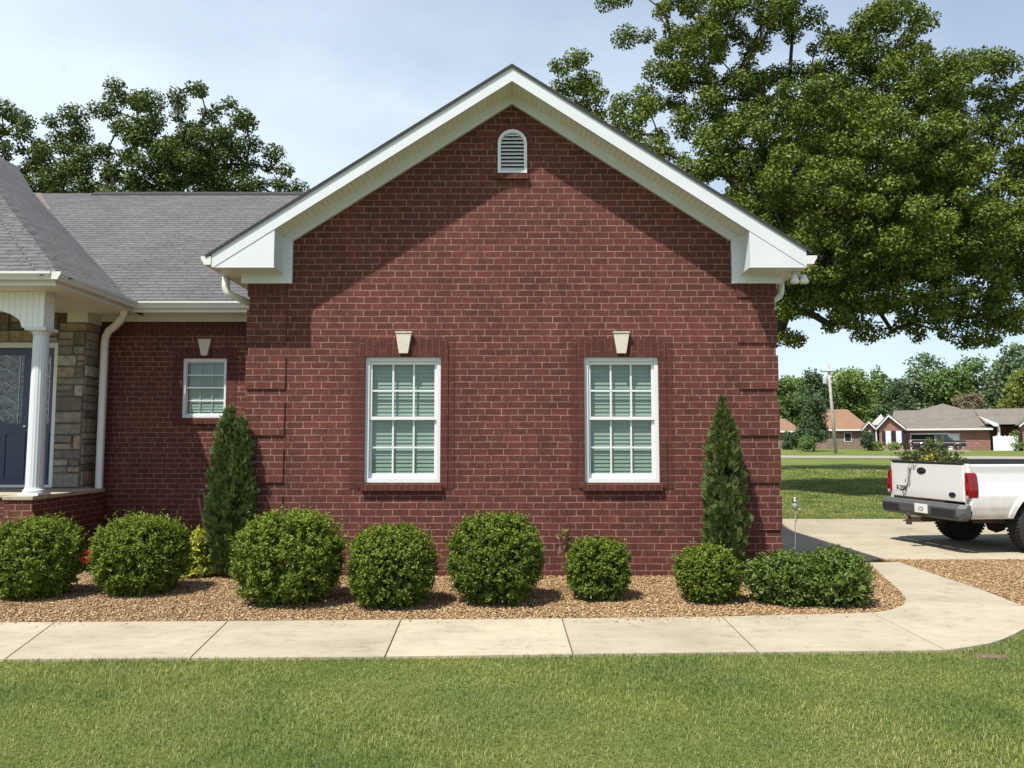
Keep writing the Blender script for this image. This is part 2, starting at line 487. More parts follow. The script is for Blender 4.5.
class MB:
    def __init__(s):
        s.v, s.f = [], []

    def poly(s, pts):
        i = len(s.v)
        s.v += [Vector(p) for p in pts]
        s.f.append(list(range(i, i + len(pts))))
        return s

    def raw(s, vs, fs):
        i = len(s.v)
        s.v += [Vector(p) for p in vs]
        s.f += [[i + k for k in f] for f in fs]
        return s

    def box(s, x0, x1, y0, y1, z0, z1):
        vs = [(x, y, z) for z in (z0, z1) for y in (y0, y1) for x in (x0, x1)]
        return s.raw(vs, [(0, 2, 3, 1), (4, 5, 7, 6), (0, 1, 5, 4), (2, 6, 7, 3), (0, 4, 6, 2), (1, 3, 7, 5)])

    def prism(s, poly, axis, a, b):
        """polygon of (p, q) pairs extruded along an axis from a to b"""
        def mk(p, q, w):
            return {'y': (p, w, q), 'x': (w, p, q), 'z': (p, q, w)}[axis]
        n = len(poly)
        vs = [mk(p, q, a) for p, q in poly] + [mk(p, q, b) for p, q in poly]
        fs = []
        for t in tessellate_polygon([[Vector((p, q, 0)) for p, q in poly]]):
            fs.append(list(t))
            fs.append([n + k for k in reversed(t)])
        for i in range(n):
            j = (i + 1) % n
            fs.append([i, j, n + j, n + i])
        return s.raw(vs, fs)

    def tube(s, pts, r, n=8, caps=True):
        pts = [Vector(p) for p in pts]
        rs = r if isinstance(r, (list, tuple)) else [r] * len(pts)
        rings = []
        up = Vector((0, 0, 1))
        for i, p in enumerate(pts):
            d = (pts[min(i + 1, len(pts) - 1)] - pts[max(i - 1, 0)]).normalized()
            a = d.cross(up if abs(d.z) < 0.95 else Vector((1, 0, 0))).normalized()
            b_ = d.cross(a)
            rings.append([p + (a * math.cos(2 * math.pi * k / n) + b_ * math.sin(2 * math.pi * k / n)) * rs[i] for k in range(n)])
        vs = [v for rg in rings for v in rg]
        fs = []
        for i in range(len(pts) - 1):
            for k in range(n):
                k2 = (k + 1) % n
                fs.append([i * n + k, i * n + k2, (i + 1) * n + k2, (i + 1) * n + k])
        if caps:
            fs.append(list(range(n))[::-1])
            fs.append([(len(pts) - 1) * n + k for k in range(n)])
        return s.raw(vs, fs)

    def lathe(s, prof, c, n=24, axis='z'):
        """prof: list of (radius, height)"""
        vs = []
        for r, h in prof:
            for k in range(n):
                a = 2 * math.pi * k / n
                p = {'z': (r * math.cos(a), r * math.sin(a), h), 'y': (r * math.cos(a), h, r * math.sin(a)), 'x': (h, r * math.cos(a), r * math.sin(a))}[axis]
                vs.append((c[0] + p[0], c[1] + p[1], c[2] + p[2]))
        fs = []
        for i in range(len(prof) - 1):
            for k in range(n):
                k2 = (k + 1) % n
                fs.append([i * n + k, i * n + k2, (i + 1) * n + k2, (i + 1) * n + k])
        fs.append(list(range(n))[::-1])
        fs.append([(len(prof) - 1) * n + k for k in range(n)])
        return s.raw(vs, fs)

    def build(s, name, material, parent=None, world=False, smooth=False, bev=0.0, recalc=True, label=None):
        off = root_loc(parent) if (world and parent) else Vector((0, 0, 0))
        me = bpy.data.meshes.new(name)
        bm = bmesh.new()
        vs = [bm.verts.new(v - off) for v in s.v]
        for f in s.f:
            try:
                bm.faces.new([vs[k] for k in f])
            except ValueError:
                pass
        if recalc:
            bmesh.ops.recalc_face_normals(bm, faces=bm.faces)
        uvl = bm.loops.layers.uv.new('UVMap')
        for f in bm.faces:
            f.normal_update()
            n = f.normal
            if abs(n.z) > 0.995:
                a, b_ = Vector((1, 0, 0)), Vector((0, 1, 0))
            else:
                a = Vector((0, 0, 1)).cross(n).normalized()
                b_ = n.cross(a)
            for l in f.loops:
                p = l.vert.co + off
                l[uvl].uv = (p.dot(a), p.dot(b_))
            f.smooth = smooth
        bm.to_mesh(me)
        bm.free()
        o = bpy.data.objects.new(name, me)
        col.objects.link(o)
        if material:
            me.materials.append(material)
        if parent:
            o.parent = parent
        if bev:
            md = o.modifiers.new('bevel', 'BEVEL')
            md.width = bev
            md.segments = 2
            md.limit_method = 'ANGLE'
            md.angle_limit = R(40)
        if label:
            o['label'] = label
        return o


def npmesh(name, V, F, material, parent=None, attr=None, smooth=False):
    """mesh straight from arrays; F is (m,k)"""
    me = bpy.data.meshes.new(name)
    me.vertices.add(len(V))
    me.vertices.foreach_set('co', np.ascontiguousarray(V, np.float32).ravel())
    m_, k = F.shape
    me.loops.add(m_ * k)
    me.loops.foreach_set('vertex_index', np.ascontiguousarray(F, np.int32).ravel())
    me.polygons.add(m_)
    me.polygons.foreach_set('loop_start', np.arange(0, m_ * k, k, dtype=np.int32))
    me.polygons.foreach_set('loop_total', np.full(m_, k, np.int32))
    if smooth:
        me.polygons.foreach_set('use_smooth', np.ones(m_, bool))
    if attr is not None:
        a = me.attributes.new('tip', 'FLOAT', 'POINT')
        a.data.foreach_set('value', np.ascontiguousarray(attr, np.float32))
    me.update(calc_edges=True)
    me.validate()
    me.materials.append(material)
    o = bpy.data.objects.new(name, me)
    col.objects.link(o)
    if parent:
        o.parent = parent
    return o


def nrm(a):
    return a / np.maximum(np.linalg.norm(a, axis=1, keepdims=True), 1e-9)


def leafarr(P, D, Nn, Ln, W, fold=0.12, tip=None):
    """diamond leaves with a fold along the midrib"""
    D = nrm(D)
    S = nrm(np.cross(D, Nn))
    Nn = np.cross(S, D)
    Ln = np.broadcast_to(np.asarray(Ln, float), (len(P),))[:, None]
    W = np.broadcast_to(np.asarray(W, float), (len(P),))[:, None]
    a = P
    b_ = P + D * Ln * 0.5 + S * W * 0.5 + Nn * Ln * fold
    c = P + D * Ln - Nn * Ln * fold * 0.8
    d = P + D * Ln * 0.5 - S * W * 0.5 + Nn * Ln * fold
    V = np.stack([a, b_, c, d], 1).reshape(-1, 3)
    i = np.arange(len(P))[:, None] * 4
    F = np.concatenate([i + np.array([[0, 1, 2]]), i + np.array([[0, 2, 3]])], 0)
    t = None if tip is None else np.repeat(tip, 4)
    return V, F, t


def rdir(n):
    return nrm(rng.normal(size=(n, 3)))


# ------------------------------------------------------------------ world + sun
SUN = Vector((-0.37, -0.42, 0.95)).normalized()          # towards the sun
w = bpy.data.worlds.new('World')
sc.world = w
w.use_nodes = True
nt = w.node_tree
bg = nt.nodes['Background']
sky = nt.nodes.new('ShaderNodeTexSky')
sky.sky_type = 'NISHITA'
sky.sun_disc = False
sky.sun_elevation = math.asin(SUN.z)
sky.sun_rotation = math.atan2(SUN.x, SUN.y)
sky.air_density = 1.0
sky.dust_density = 0.7
sky.ozone_density = 2.2
tc = nt.nodes.new('ShaderNodeTexCoord')
mp = nt.nodes.new('ShaderNodeMapping')
mp.inputs['Scale'].default_value = (1.0, 1.0, 2.2)
mp.inputs['Location'].default_value = (0.3, 0.0, 0.1)
L(nt, tc.outputs['Generated'], mp.inputs['Vector'])
cl = noise(nt, 1.7, 7, mp.outputs[0], 0.52)
sx = nt.nodes.new('ShaderNodeSeparateXYZ')
L(nt, tc.outputs['Generated'], sx.inputs[0])
sm = N(nt, 'ShaderNodeMath', operation='MULTIPLY_ADD')
L(nt, sx.outputs[0], sm.inputs[0])
sm.inputs[1].default_value = -0.26
L(nt, cl, sm.inputs[2])
fac = ramp(nt, sm.outputs[0], [(0.30, (0.36, 0.36, 0.36)), (0.68, (0.86, 0.86, 0.86))])
zr_ = nt.nodes.new('ShaderNodeMapRange')
zr_.inputs['From Min'].default_value = 0.40
zr_.inputs['From Max'].default_value = 0.75
zr_.inputs['To Min'].default_value = 1.0
zr_.inputs['To Max'].default_value = 0.15
L(nt, sx.outputs[2], zr_.inputs['Value'])
fm = N(nt, 'ShaderNodeMath', operation='MULTIPLY')
L(nt, fac, fm.inputs[0])
L(nt, zr_.outputs[0], fm.inputs[1])
skyc = mixc(nt, fm.outputs[0], sky.outputs[0], (6.15, 7.0, 7.75))
L(nt, skyc, bg.inputs[0])
bg.inputs[1].default_value = 0.11

sd = bpy.data.lights.new('sun', 'SUN')
sd.energy = 5.0
sd.angle = R(1.0)
sd.color = (1.0, 0.955, 0.87)
so = bpy.data.objects.new('sun', sd)
so.location = (-10, -10, 25)
so.rotation_euler = (-SUN).to_track_quat('-Z', 'Y').to_euler()
col.objects.link(so)
sc.view_settings.view_transform = 'Standard'
sc.view_settings.look = 'None'
sc.view_settings.exposure = 0.50
sc.view_settings.gamma = 1.0
sc.render.engine = 'CYCLES'
sc.cycles.use_denoising = True
sc.cycles.max_bounces = 6
sc.cycles.transparent_max_bounces = 8
sc.cycles.sample_clamp_indirect = 6

# ------------------------------------------------------------------ ground
ROWS = [-60, -20, 0, 10, 20, 30, 45, 60, 69, 76, 90, 104, 120, 150, 200, 300, 500, 900, 1500]


def hz(Y):
    return float(np.interp(Y, [30, 104, 150, 1500], [0, 0.98, 1.5, 6]))


g = MB()
xs = [-1200, -300, -80, -30, 0, 30, 60, 120, 300, 1200]
for j in range(len(ROWS) - 1):
    for i in range(len(xs) - 1):
        y0, y1 = ROWS[j], ROWS[j + 1]
        g.poly([(xs[i], y0, hz(y0)), (xs[i + 1], y0, hz(y0)), (xs[i + 1], y1, hz(y1)), (xs[i], y1, hz(y1))])
tag(g.build('ground', M['lawn']), kind='structure')


def cat(pts, n=6):
    """smooth open curve through points"""
    out = []
    P = [Vector((p[0], p[1])) for p in pts]
    P = [P[0] * 2 - P[1]] + P + [P[-1] * 2 - P[-2]]
    for i in range(1, len(P) - 2):
        for k in range(n):
            t = k / n
            a, b_, c, d = P[i - 1], P[i], P[i + 1], P[i + 2]
            q = 0.5 * ((2 * b_) + (c - a) * t + (2 * a - 5 * b_ + 4 * c - d) * t * t + (3 * b_ - a - 3 * c + d) * t ** 3)
            out.append((q.x, q.y))
    out.append((P[-2].x, P[-2].y))
    return out


HT = 0.022                                           # walk surface height
W_IN = [gr(u, v, HT) for u, v in ((55, 622), (228, 621), (401, 619.6), (562, 618.3), (722, 616.5), (872, 612.5))]
W_OUT = [gr(u, v, HT) for u, v in ((5, 659), (190, 658), (385, 656.5), (573, 654), (758, 652), (946, 650))]
dx = (W_IN[1][0] - W_IN[0][0])
for k in range(3):
    W_IN.insert(0, (W_IN[0][0] - dx, W_IN[0][1] - 0.02))
    W_OUT.insert(0, (W_OUT[0][0] - dx, W_OUT[0][1] - 0.02))
pth = MB()
gap = 0.006
for i in range(len(W_IN) - 1):
    a, b_, c, d = Vector(W_IN[i]), Vector(W_IN[i + 1]), Vector(W_OUT[i + 1]), Vector(W_OUT[i])
    e = (b_ - a).normalized() * gap
    pth.prism([tuple(a + e), tuple(b_ - e), tuple(c - e), tuple(d + e)], 'z', -0.08, HT)
inA = cat([gr(u, v, HT) for u, v in ((872, 612.5), (888, 610), (902, 605), (906, 599))])
outA = cat([gr(u, v, HT) for u, v in ((1024, 606), (1046, 614), (1048, 621), (1026, 628), (1012, 635), (990, 643), (946, 650))])
inB = cat([gr(u, v, HT) for u, v in ((906, 599), (898, 589), (884, 577), (868, 562.5))])
outB = cat([gr(u, v, HT) for u, v in ((899, 562.0), (940, 576), (977, 588), (1024, 606))])
def joint(poly, k=0.004):
    c = Vector((sum(p[0] for p in poly) / len(poly), sum(p[1] for p in poly) / len(poly)))
    return [tuple(c + (Vector(p) - c) * (1 - k)) for p in poly]
pth.prism(joint(inA + outA), 'z', -0.08, HT)
pth.prism(joint(inB + outB), 'z', -0.08, HT)
tag(pth.build('path', M['walk'], bev=0.006), kind='structure')

walk_poly = W_IN + inA[1:] + inB[1:] + outB + outA[1:] + W_OUT[::-1]

# driveway slabs
DY0, DY1 = gr(900, 561)[1], 17.35
dr = MB()
xj = [3.42, 7.9, 12.4, 17, 23, 30]
for i in range(len(xj) - 1):
    for y0, y1 in ((DY0, 14.35), (14.35, DY1)):
        dr.box(xj[i] + 0.005, xj[i + 1] - 0.005, y0 + 0.005, y1 - 0.005, -0.08, 0.03)
tag(dr.build('driveway', M['drive'], bev=0.005), kind='structure')

# far road, draped on the rise
rd = MB()
rd.poly([(20, 69, hz(69) + .03), (70, 60, hz(60) + .03), (72, 69, hz(69) + .05), (20, 76, hz(76) + .05)])
rd.poly([(20, 69, hz(69) + .03), (20, 76, hz(76) + .03), (-200, 90, hz(90) + .05), (-200, 83, hz(83) + .05)])
tag(rd.build('road', M['road']), kind='structure')


def inside(P, poly):
    x, y = P[:, 0], P[:, 1]
    r = np.zeros(len(P), bool)
    n = len(poly)
    for i in range(n):
        x1, y1 = poly[i]
        x2, y2 = poly[(i + 1) % n]
        if y1 == y2:
            continue
        r ^= ((y1 > y) != (y2 > y)) & (x < (x2 - x1) * (y - y1) / (y2 - y1) + x1)
    return r


# gravel beds
bedL = [(-13, 13)] + [(-13, W_IN[0][1])] + W_IN + inA[1:] + inB[1:] + [(3.4, DY0 - .01), (3.4, 9.9), (-3.4, 9.9), (-3.4, 13.0)]
bedR = outB + outA[1:8] + [(8.5, outA[8][1] + .3), (12, 8.2), (12, DY0 + .06), (outB[0][0] - .3, DY0 + .06)]
soil = MB()
soil.prism(bedL, 'z', -0.05, 0.012)
soil.prism(bedR, 'z', -0.05, 0.012)
tag(soil.build('gravel_ground', M['gravelbase']), kind='structure')

# pebbles
ico = bmesh.new()
bmesh.ops.create_icosphere(ico, subdivisions=1, radius=1)
IV = np.array([v.co[:] for v in ico.verts])
IF = np.array([[v.index for v in f.verts] for f in ico.faces])
ico.free()


def pebbles(n, poly, name, stray=None):
    xs_, ys_ = [p[0] for p in poly], [p[1] for p in poly]
    P = np.stack([rng.uniform(min(xs_), max(xs_), n), rng.uniform(min(ys_), max(ys_), n)], 1)
    P = P[inside(P, poly)]
    # a few strays onto the walk
    if stray is not None:
        P = np.concatenate([P, stray])
    k = len(P)
    s = rng.uniform(0.0052, 0.0118, (k, 3)) * np.array([1.25, 1.0, 0.7]) * rng.choice([0.75, 1, 1.3], (k, 1))
    jit = 1 + rng.normal(0, 0.13, (k, len(IV), 1))
    V = IV[None] * jit * s[:, None, :]
    a = rng.uniform(0, 6.28, k)
    ca, sa = np.cos(a)[:, None], np.sin(a)[:, None]
    x = V[:, :, 0] * ca - V[:, :, 1] * sa
    y = V[:, :, 0] * sa + V[:, :, 1] * ca
    z = V[:, :, 2] + rng.uniform(0.008, 0.026, (k, 1))
    V = np.stack([x + P[:, :1], y + P[:, 1:2], z], 2).reshape(-1, 3)
    F = (IF[None] + (np.arange(k) * len(IV))[:, None, None]).reshape(-1, 3)
    o = npmesh(name, V, F, M['pebble'])
    return o


visbed = [p for p in bedL if p[0] > -9.0]
visL = [(-8, 12.9), (-8, W_IN[2][1] + .01)] + [p for p in W_IN if p[0] > -7.9] + inA[1:] + inB[1:] + [(3.4, DY0 - .02), (3.4, 9.9), (-3.4, 9.9), (-3.4, 12.9)]
ns_ = 420
sxs = np.concatenate([rng.normal(1.6, .5, ns_ // 2), rng.uniform(-6, 3.8, ns_ // 2)])
strays = np.stack([sxs, np.interp(sxs, [p[0] for p in W_IN], [p[1] for p in W_IN]) - np.abs(rng.normal(0, .12, len(sxs)))], 1)
tag(pebbles(240000, visL, 'gravel', strays), 'brown and tan pebble mulch in the bed along the brick wall', 'gravel', kind='stuff')
tag(pebbles(75000, bedR, 'gravel'), 'brown pebble mulch right of the curved walk beside the driveway', 'gravel', kind='stuff')


# ------------------------------------------------------------------ grass
def blades(P, h, wd, lean=0.55, z0=0.0):
    n = len(P)
    a = rng.uniform(0, 6.283, n)
    d = np.stack([np.cos(a), np.sin(a), np.zeros(n)], 1)
    s = np.stack([-np.sin(a), np.cos(a), np.zeros(n)], 1)
    k = rng.uniform(0.15, lean * 3.4, n)[:, None]
    h = h[:, None]
    B = np.concatenate([P, np.full((n, 1), z0)], 1) if P.shape[1] == 2 else P
    wd = wd[:, None]
    m_ = B + d * h * k * 0.35 + np.array([0, 0, 1]) * h * 0.6
    t_ = B + d * h * k + np.array([0, 0, 1]) * h * (1.0 - 0.36 * k)
    V = np.stack([B - s * wd, B + s * wd, m_ + s * wd * .8, m_ - s * wd * .8, t_], 1).reshape(-1, 3)
    i = np.arange(n)[:, None] * 5
    F = np.concatenate([i + np.array([[0, 1, 2]]), i + np.array([[0, 2, 3]]), i + np.array([[3, 2, 4]])], 0)
    return V, F


DIRT = gr(992, 657)
n = 560000
P = np.stack([rng.uniform(-7, 8.5, n), rng.uniform(2.2, 8.3, n)], 1)
keep = np.ones(n, bool)
keep &= ~inside(P, walk_poly)
keep &= ~inside(P, bedR) & ~inside(P, bedL)
xo = np.array([p[0] for p in W_OUT]); yo = np.array([p[1] for p in W_OUT])
lim = np.interp(P[:, 0], xo, yo)
keep &= (P[:, 1] < lim) | (P[:, 0] > xo[-1])
keep &= ~((P[:, 0] < outB[-1][0]) & (P[:, 1] > 6.9))
# view wedge with margin
keep &= np.abs(P[:, 0]) < 1.0 + P[:, 1] * 0.85
dd = np.hypot((P[:, 0] - DIRT[0]) / 0.15, (P[:, 1] - DIRT[1]) / 0.07)
keep &= dd + rng.uniform(-.7, .7, n) > .85
P = P[keep]
lim2 = np.interp(P[:, 0], xo, yo)
hh = rng.uniform(0.016, 0.046, len(P)) * (0.85 + 0.3 * np.sin(P[:, 0] * 1.7) * np.sin(P[:, 1] * 2.3 + 1))
hh *= np.where(lim2 - P[:, 1] < 0.06, 1.25, 1.0)
V, F = blades(P, hh, rng.uniform(0.0010, 0.0022, len(P)))
tag(npmesh('grass', V, F, M['grass']), 'mown green front lawn with straw coloured blades before the walk', 'grass', kind='stuff')

n = 230000
yy = 17.4 + 30 * rng.uniform(0, 1, n) ** 1.6
P = np.stack([rng.uniform(0.28, 0.75, n) * yy, yy], 1)
sz = 1 + (yy - 17.4) * 0.04
V, F = blades(P, rng.uniform(0.035, 0.075, n) * sz, rng.uniform(0.003, 0.006, n) * sz)
V[:, 2] += np.interp(V[:, 1], [30, 104], [0, 0.98])
tag(npmesh('grass', V, F, M['grass']), 'green side lawn stretching beyond the driveway', 'grass', kind='stuff')

# bare soil spot
ds = MB()
ring = [(DIRT[0] + 0.15 * math.cos(t) * (1 + .25 * math.sin(3 * t)), DIRT[1] + 0.07 * math.sin(t) * (1 + .2 * math.cos(2 * t))) for t in np.linspace(0, 6.28, 19)[:-1]]
for i in range(18):
    a, b_ = ring[i], ring[(i + 1) % 18]
    ds.poly([(a[0], a[1], 0.004), (b_[0], b_[1], 0.004), (DIRT[0], DIRT[1], 0.025)])
tag(ds.build('bare_soil', M['soil'], smooth=True), kind='structure')

# ------------------------------------------------------------------ THE HOUSE
YW = 9.9
CX, CY, CZ, PS = -6.17, 10.40, 3.975, 0.70           # porch roof corner and pitch
house = empty('brick_house', (0, YW, 0), label='red brick house with white gable trim, grey shingle roof and stone porch', cat='house')
S = 0.645


def hb(mb, name, material, parent=None, **kw):
    return mb.build(name, material, parent or house, world=True, **kw)


def wall_holes(outer, holes, y, depth=0.10):
    """front wall sheet in the XZ plane at y with openings and their reveals"""
    loops = [[Vector((x, z, 0)) for x, z in outer]] + [[Vector((x, z, 0)) for x, z in h] for h in holes]
    flat = [p for lp in loops for p in lp]
    mb = MB()
    mb.raw([(p.x, y, p.y) for p in flat], [list(t) for t in tessellate_polygon(loops)])
    for h in holes:
        k = len(h)
        for i in range(k):
            (x0, z0), (x1, z1) = h[i], h[(i + 1) % k]
            mb.poly([(x0, y, z0), (x1, y, z1), (x1, y + depth, z1), (x0, y + depth, z0)])
    return mb


def rect(x0, x1, z0, z1):
    return [(x0, z0), (x1, z0), (x1, z1), (x0, z1)]


WX = 3.37
WL = (-1.873, -0.905, 1.173, 2.772)
WR = (0.918, 1.868, 1.173, 2.772)
vent_arc = [(-.185, 5.17), (.195, 5.17)] + [(.005 + .19 * math.cos(t), 5.56 + .19 * math.sin(t)) for t in np.linspace(0, math.pi, 13)]
gw = wall_holes([(-WX, -0.1), (WX, -0.1), (WX, 3.85), (2.95, 4.30), (0, 6.2), (-2.95, 4.30), (-WX, 3.85)], [rect(*WL), rect(*WR), vent_arc], YW)
for s in (-1, 1):
    gw.poly([(s * WX, YW, -.1), (s * WX, 23, -.1), (s * WX, 23, 3.85), (s * WX, YW, 3.85)])
hb(gw, 'wall', M['brick'], recalc=False)
# rest of the shell: recessed wall, back, far left, gable end of the main block
RY = 13.0
RWN = (-5.515, -4.775, 2.10, 3.10)
rw = wall_holes([(-6.93, -.1), (-WX, -.1), (-WX, 3.86), (-6.93, 3.86)], [rect(*RWN)], RY)
hb(rw, 'wall', M['brick'], recalc=False)
bw = MB()
bw.poly([(-20, 23, -.1), (3.37, 23, -.1), (3.37, 23, 3.85), (-20, 23, 3.85)])
bw.poly([(-20, 13, -.1), (-20, 23, -.1), (-20, 23, 3.85), (-20, 13, 3.85)])
bw.poly([(-20, 13, -.1), (-9.7, 13, -.1), (-9.7, 13, 3.85), (-20, 13, 3.85)])
bw.poly([(3.36, 12.9, 3.8), (3.36, 23.2, 3.8), (3.36, 18.1, 7.4)])
hb(bw, 'wall', M['brick'])

# quoins: five courses proud, two flush
CH = 0.0845
for s in (-1, 1):
    q = MB()
    for k in range(7):
        z0 = k * 7 * CH
        z1 = min(z0 + 5 * CH, 3.56)
        if z1 <= z0:
            continue
        x0, x1 = sorted((s * 2.885, s * (WX + 0.02)))
        q.box(x0, x1, YW - 0.02, YW + 0.001, z0, z1)
        xa, xb = sorted((s * (WX + 0.02), s * (WX - 0.001)))
        q.box(xa, xb, YW + 0.001, YW + 0.5, z0, z1)
    hb(q, 'quoin', M['brick'])
    q = MB()
    x0, x1 = sorted((s * 2.885, s * (WX + 0.02)))
    q.box(x0, x1, YW - 0.022, YW + 0.002, 3.562, 3.74)
    hb(q, 'soldier_course', M['soldier'])


def surround(x0, x1, z0, z1, y):
    """two stacked brick bands round a window, a sill and a keystone"""
    r1, r2 = 0.092, 0.082
    for (xa, xb, d_, za, zb) in ((x0 - r1, x0 + .002, .016, z0 - .06, z1), (x1 - .002, x1 + r1, .016, z0 - .06, z1),
                                 (x0 - r1 - r2, x0 - r1 - .003, .007, z0 - .07, z1 + .23), (x1 + r1 + .003, x1 + r1 + r2, .007, z0 - .07, z1 + .23)):
        mb = MB()
        mb.box(xa, xb, y - d_, y + .002, za, zb)
        hb(mb, 'window_surround', M['stack'])
    mb = MB()
    mb.box(x0 - r1, x1 + r1, y - 0.018, y + .002, z1, z1 + 0.14)
    mb.box(x0 - r1, x1 + r1, y - 0.008, y + .002, z1 + 0.143, z1 + 0.23)
    hb(mb, 'soldier_course', M['soldier'])
    mb = MB()
    mb.prism([(y - 0.055, z0 - 0.095), (y + 0.06, z0 - 0.095), (y + 0.06, z0 - .002), (y - 0.055, z0 - 0.02)], 'x', x0 - 0.025, x1 + 0.025)
    hb(mb, 'sill', M['rowlock'])


def keystone(cx, z0, z1, w0, w1, y):
    mb = MB()
    mb.prism([(cx - w0 / 2, z0), (cx + w0 / 2, z0), (cx + w1 / 2, z1), (cx - w1 / 2, z1)], 'y', y - 0.045, y)
    mb.prism([(cx - w1 / 2 - .008, z1), (cx + w1 / 2 + .008, z1), (cx + w1 / 2 + .008, z1 + .018), (cx - w1 / 2 - .008, z1 + .018)], 'y', y - 0.055, y)
    hb(mb, 'keystone', M['cream'], bev=0.004)


def window(x0, x1, z0, z1, y, cols=3, rows=2, lab=None, seed=0):
    small = x1 - x0 < .8
    fw = 0.05 if small else 0.055
    y0 = y + 0.028
    f = MB()
    f.box(x0, x0 + fw, y0, y0 + .09, z0, z1)
    f.box(x1 - fw, x1, y0, y0 + .09, z0, z1)
    f.box(x0 + fw, x1 - fw, y0 + .001, y0 + .09, z0, z0 + fw)
    f.box(x0 + fw, x1 - fw, y0 + .001, y0 + .09, z1 - fw, z1)
    win = hb(f, 'window', M['vinyl'], bev=0.004, label=lab)
    zm = (z0 + z1) / 2 + 0.015
    for (a, b_, yy) in ((zm - .02, z1 - fw, y0 + .022), (z0 + fw, zm + .02, y0 + .05)):
        low = b_ < z1 - 0.3
        xa, xb = x0 + fw, x1 - fw
        t_ = 0.014 if small else 0.032
        g_ = MB()
        g_.box(xa, xa + t_, yy, yy + .028, a, b_)
        g_.box(xb - t_, xb, yy, yy + .028, a, b_)
        g_.box(xa + t_, xb - t_, yy + .001, yy + .028, a, a + (.025 if small else 0.06 if low else .042))
        g_.box(xa + t_, xb - t_, yy + .001, yy + .028, b_ - (.02 if small else 0.042), b_)
        hb(g_, 'sash', M['vinyl'], win, bev=0.003)
        m_ = MB()
        gw_ = 0.011 if not small else .010
        yg = yy + (.0125 if small else 0)
        for i in range(1, cols):
            xc = xa + t_ + (xb - xa - 2 * t_) * i / cols
            m_.box(xc - gw_, xc + gw_, yg + .010, yg + .020, a + .02, b_ - .02)
        for j in range(1, rows):
            zc = a + (b_ - a) * j / rows
            m_.box(xa + t_, xb - t_, yg + .0085, yg + .0185, zc - gw_, zc + gw_)
        hb(m_, 'window_grid', M['vinyl'], win)
        p_ = MB()
        pf = .01
        p_.poly([(xa + pf, yy + .0215, a + pf), (xb - pf, yy + .0215, a + pf), (xb - pf, yy + .0215, b_ - pf), (xa + pf, yy + .0215, b_ - pf)])
        hb(p_, 'pane', M['glass'], win)
    bl = MB()
    z = z0 + 0.10
    rs = random.Random(seed)
    while z < z1 - 0.06:
        tl = 0.030 + rs.uniform(-.003, .003)
        dz = rs.uniform(-.002, .002)
        bl.raw([(x0 + .08, y0 + .088, z + dz), (x1 - .08, y0 + .088, z + dz), (x1 - .08, y0 + .088 + tl * .45, z + .0500 + dz), (x0 + .08, y0 + .088 + tl * .45, z + .0500 + dz)], [(0, 1, 2, 3)])
        z += 0.050
    bl.box(x0 + .08, x1 - .08, y0 + .088, y0 + .105, z0 + .062, z0 + .085)
    hb(bl, 'blind', M['blind'], win)
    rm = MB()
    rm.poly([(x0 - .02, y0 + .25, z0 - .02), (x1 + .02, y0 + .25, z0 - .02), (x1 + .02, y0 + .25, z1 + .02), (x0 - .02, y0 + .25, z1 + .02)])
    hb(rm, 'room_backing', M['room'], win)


window(*WL, YW, lab='white sash window with closed blinds, left of the two gable windows', seed=1)
window(*WR, YW, lab='white sash window nearer the driveway, right of the two gable windows', seed=2)
window(*RWN, RY, lab='small white sash window in the recessed wall by the porch', seed=3)
surround(*WL, YW)
surround(*WR, YW)
# recessed window: plain sill and soldier
mb = MB()
mb.prism([(RY - 0.05, RWN[2] - 0.10), (RY + 0.05, RWN[2] - 0.10), (RY + 0.05, RWN[2] - .002), (RY - 0.05, RWN[2] - 0.02)], 'x', RWN[0] - 0.03, RWN[1] + 0.03)
hb(mb, 'sill', M['rowlock'])
mb = MB()
mb.box(RWN[0] - .16, RWN[1] + .16, RY - .008, RY + .002, RWN[3], RWN[3] + .17)
hb(mb, 'soldier_course', M['soldier'])
for xa, xb in ((RWN[0] - .16, RWN[0] + .002), (RWN[1] - .002, RWN[1] + .16)):
    mb = MB()
    mb.box(xa, xb, RY - .007, RY + .002, RWN[2] - .11, RWN[3] - .001)
    hb(mb, 'window_surround', M['stack'])
mb = MB()
mb.box(-6.9, -WX, RY - .012, RY + .002, 3.50, 3.74)
hb(mb, 'soldier_course', M['soldier'])
keystone((WL[0] + WL[1]) / 2 + .01, 2.81, 3.07, 0.115, 0.20, YW - .018)
keystone((WR[0] + WR[1]) / 2, 2.81, 3.07, 0.115, 0.20, YW - .018)
keystone((RWN[0] + RWN[1]) / 2 - .0, 3.14, 3.40, 0.10, 0.21, RY - .008)

# gable vent
arc = lambda r, n_=17: [(.005 + r * math.cos(t), 5.56 + r * math.sin(t)) for t in np.linspace(0, math.pi, n_)]
vf = MB()
o_, i_ = [(.195, 5.17)] + arc(.19)[0:] + [(-.185, 5.17)], [(.155, 5.205)] + arc(.15) + [(-.145, 5.205)]
for k in range(len(o_)):
    k2 = (k + 1) % len(o_)
    a, b_, c, d = o_[k], o_[k2], i_[k2], i_[k]
    vf.raw([(a[0], YW - .03, a[1]), (b_[0], YW - .03, b_[1]), (c[0], YW - .03, c[1]), (d[0], YW - .03, d[1]),
            (a[0], YW + .08, a[1]), (b_[0], YW + .08, b_[1]), (c[0], YW + .08, c[1]), (d[0], YW + .08, d[1])],
           [(0, 1, 2, 3), (0, 4, 5, 1), (3, 2, 6, 7), (4, 7, 6, 5)])
vent = hb(vf, 'gable_vent', M['vinyl'])
sl = MB()
z = 5.215
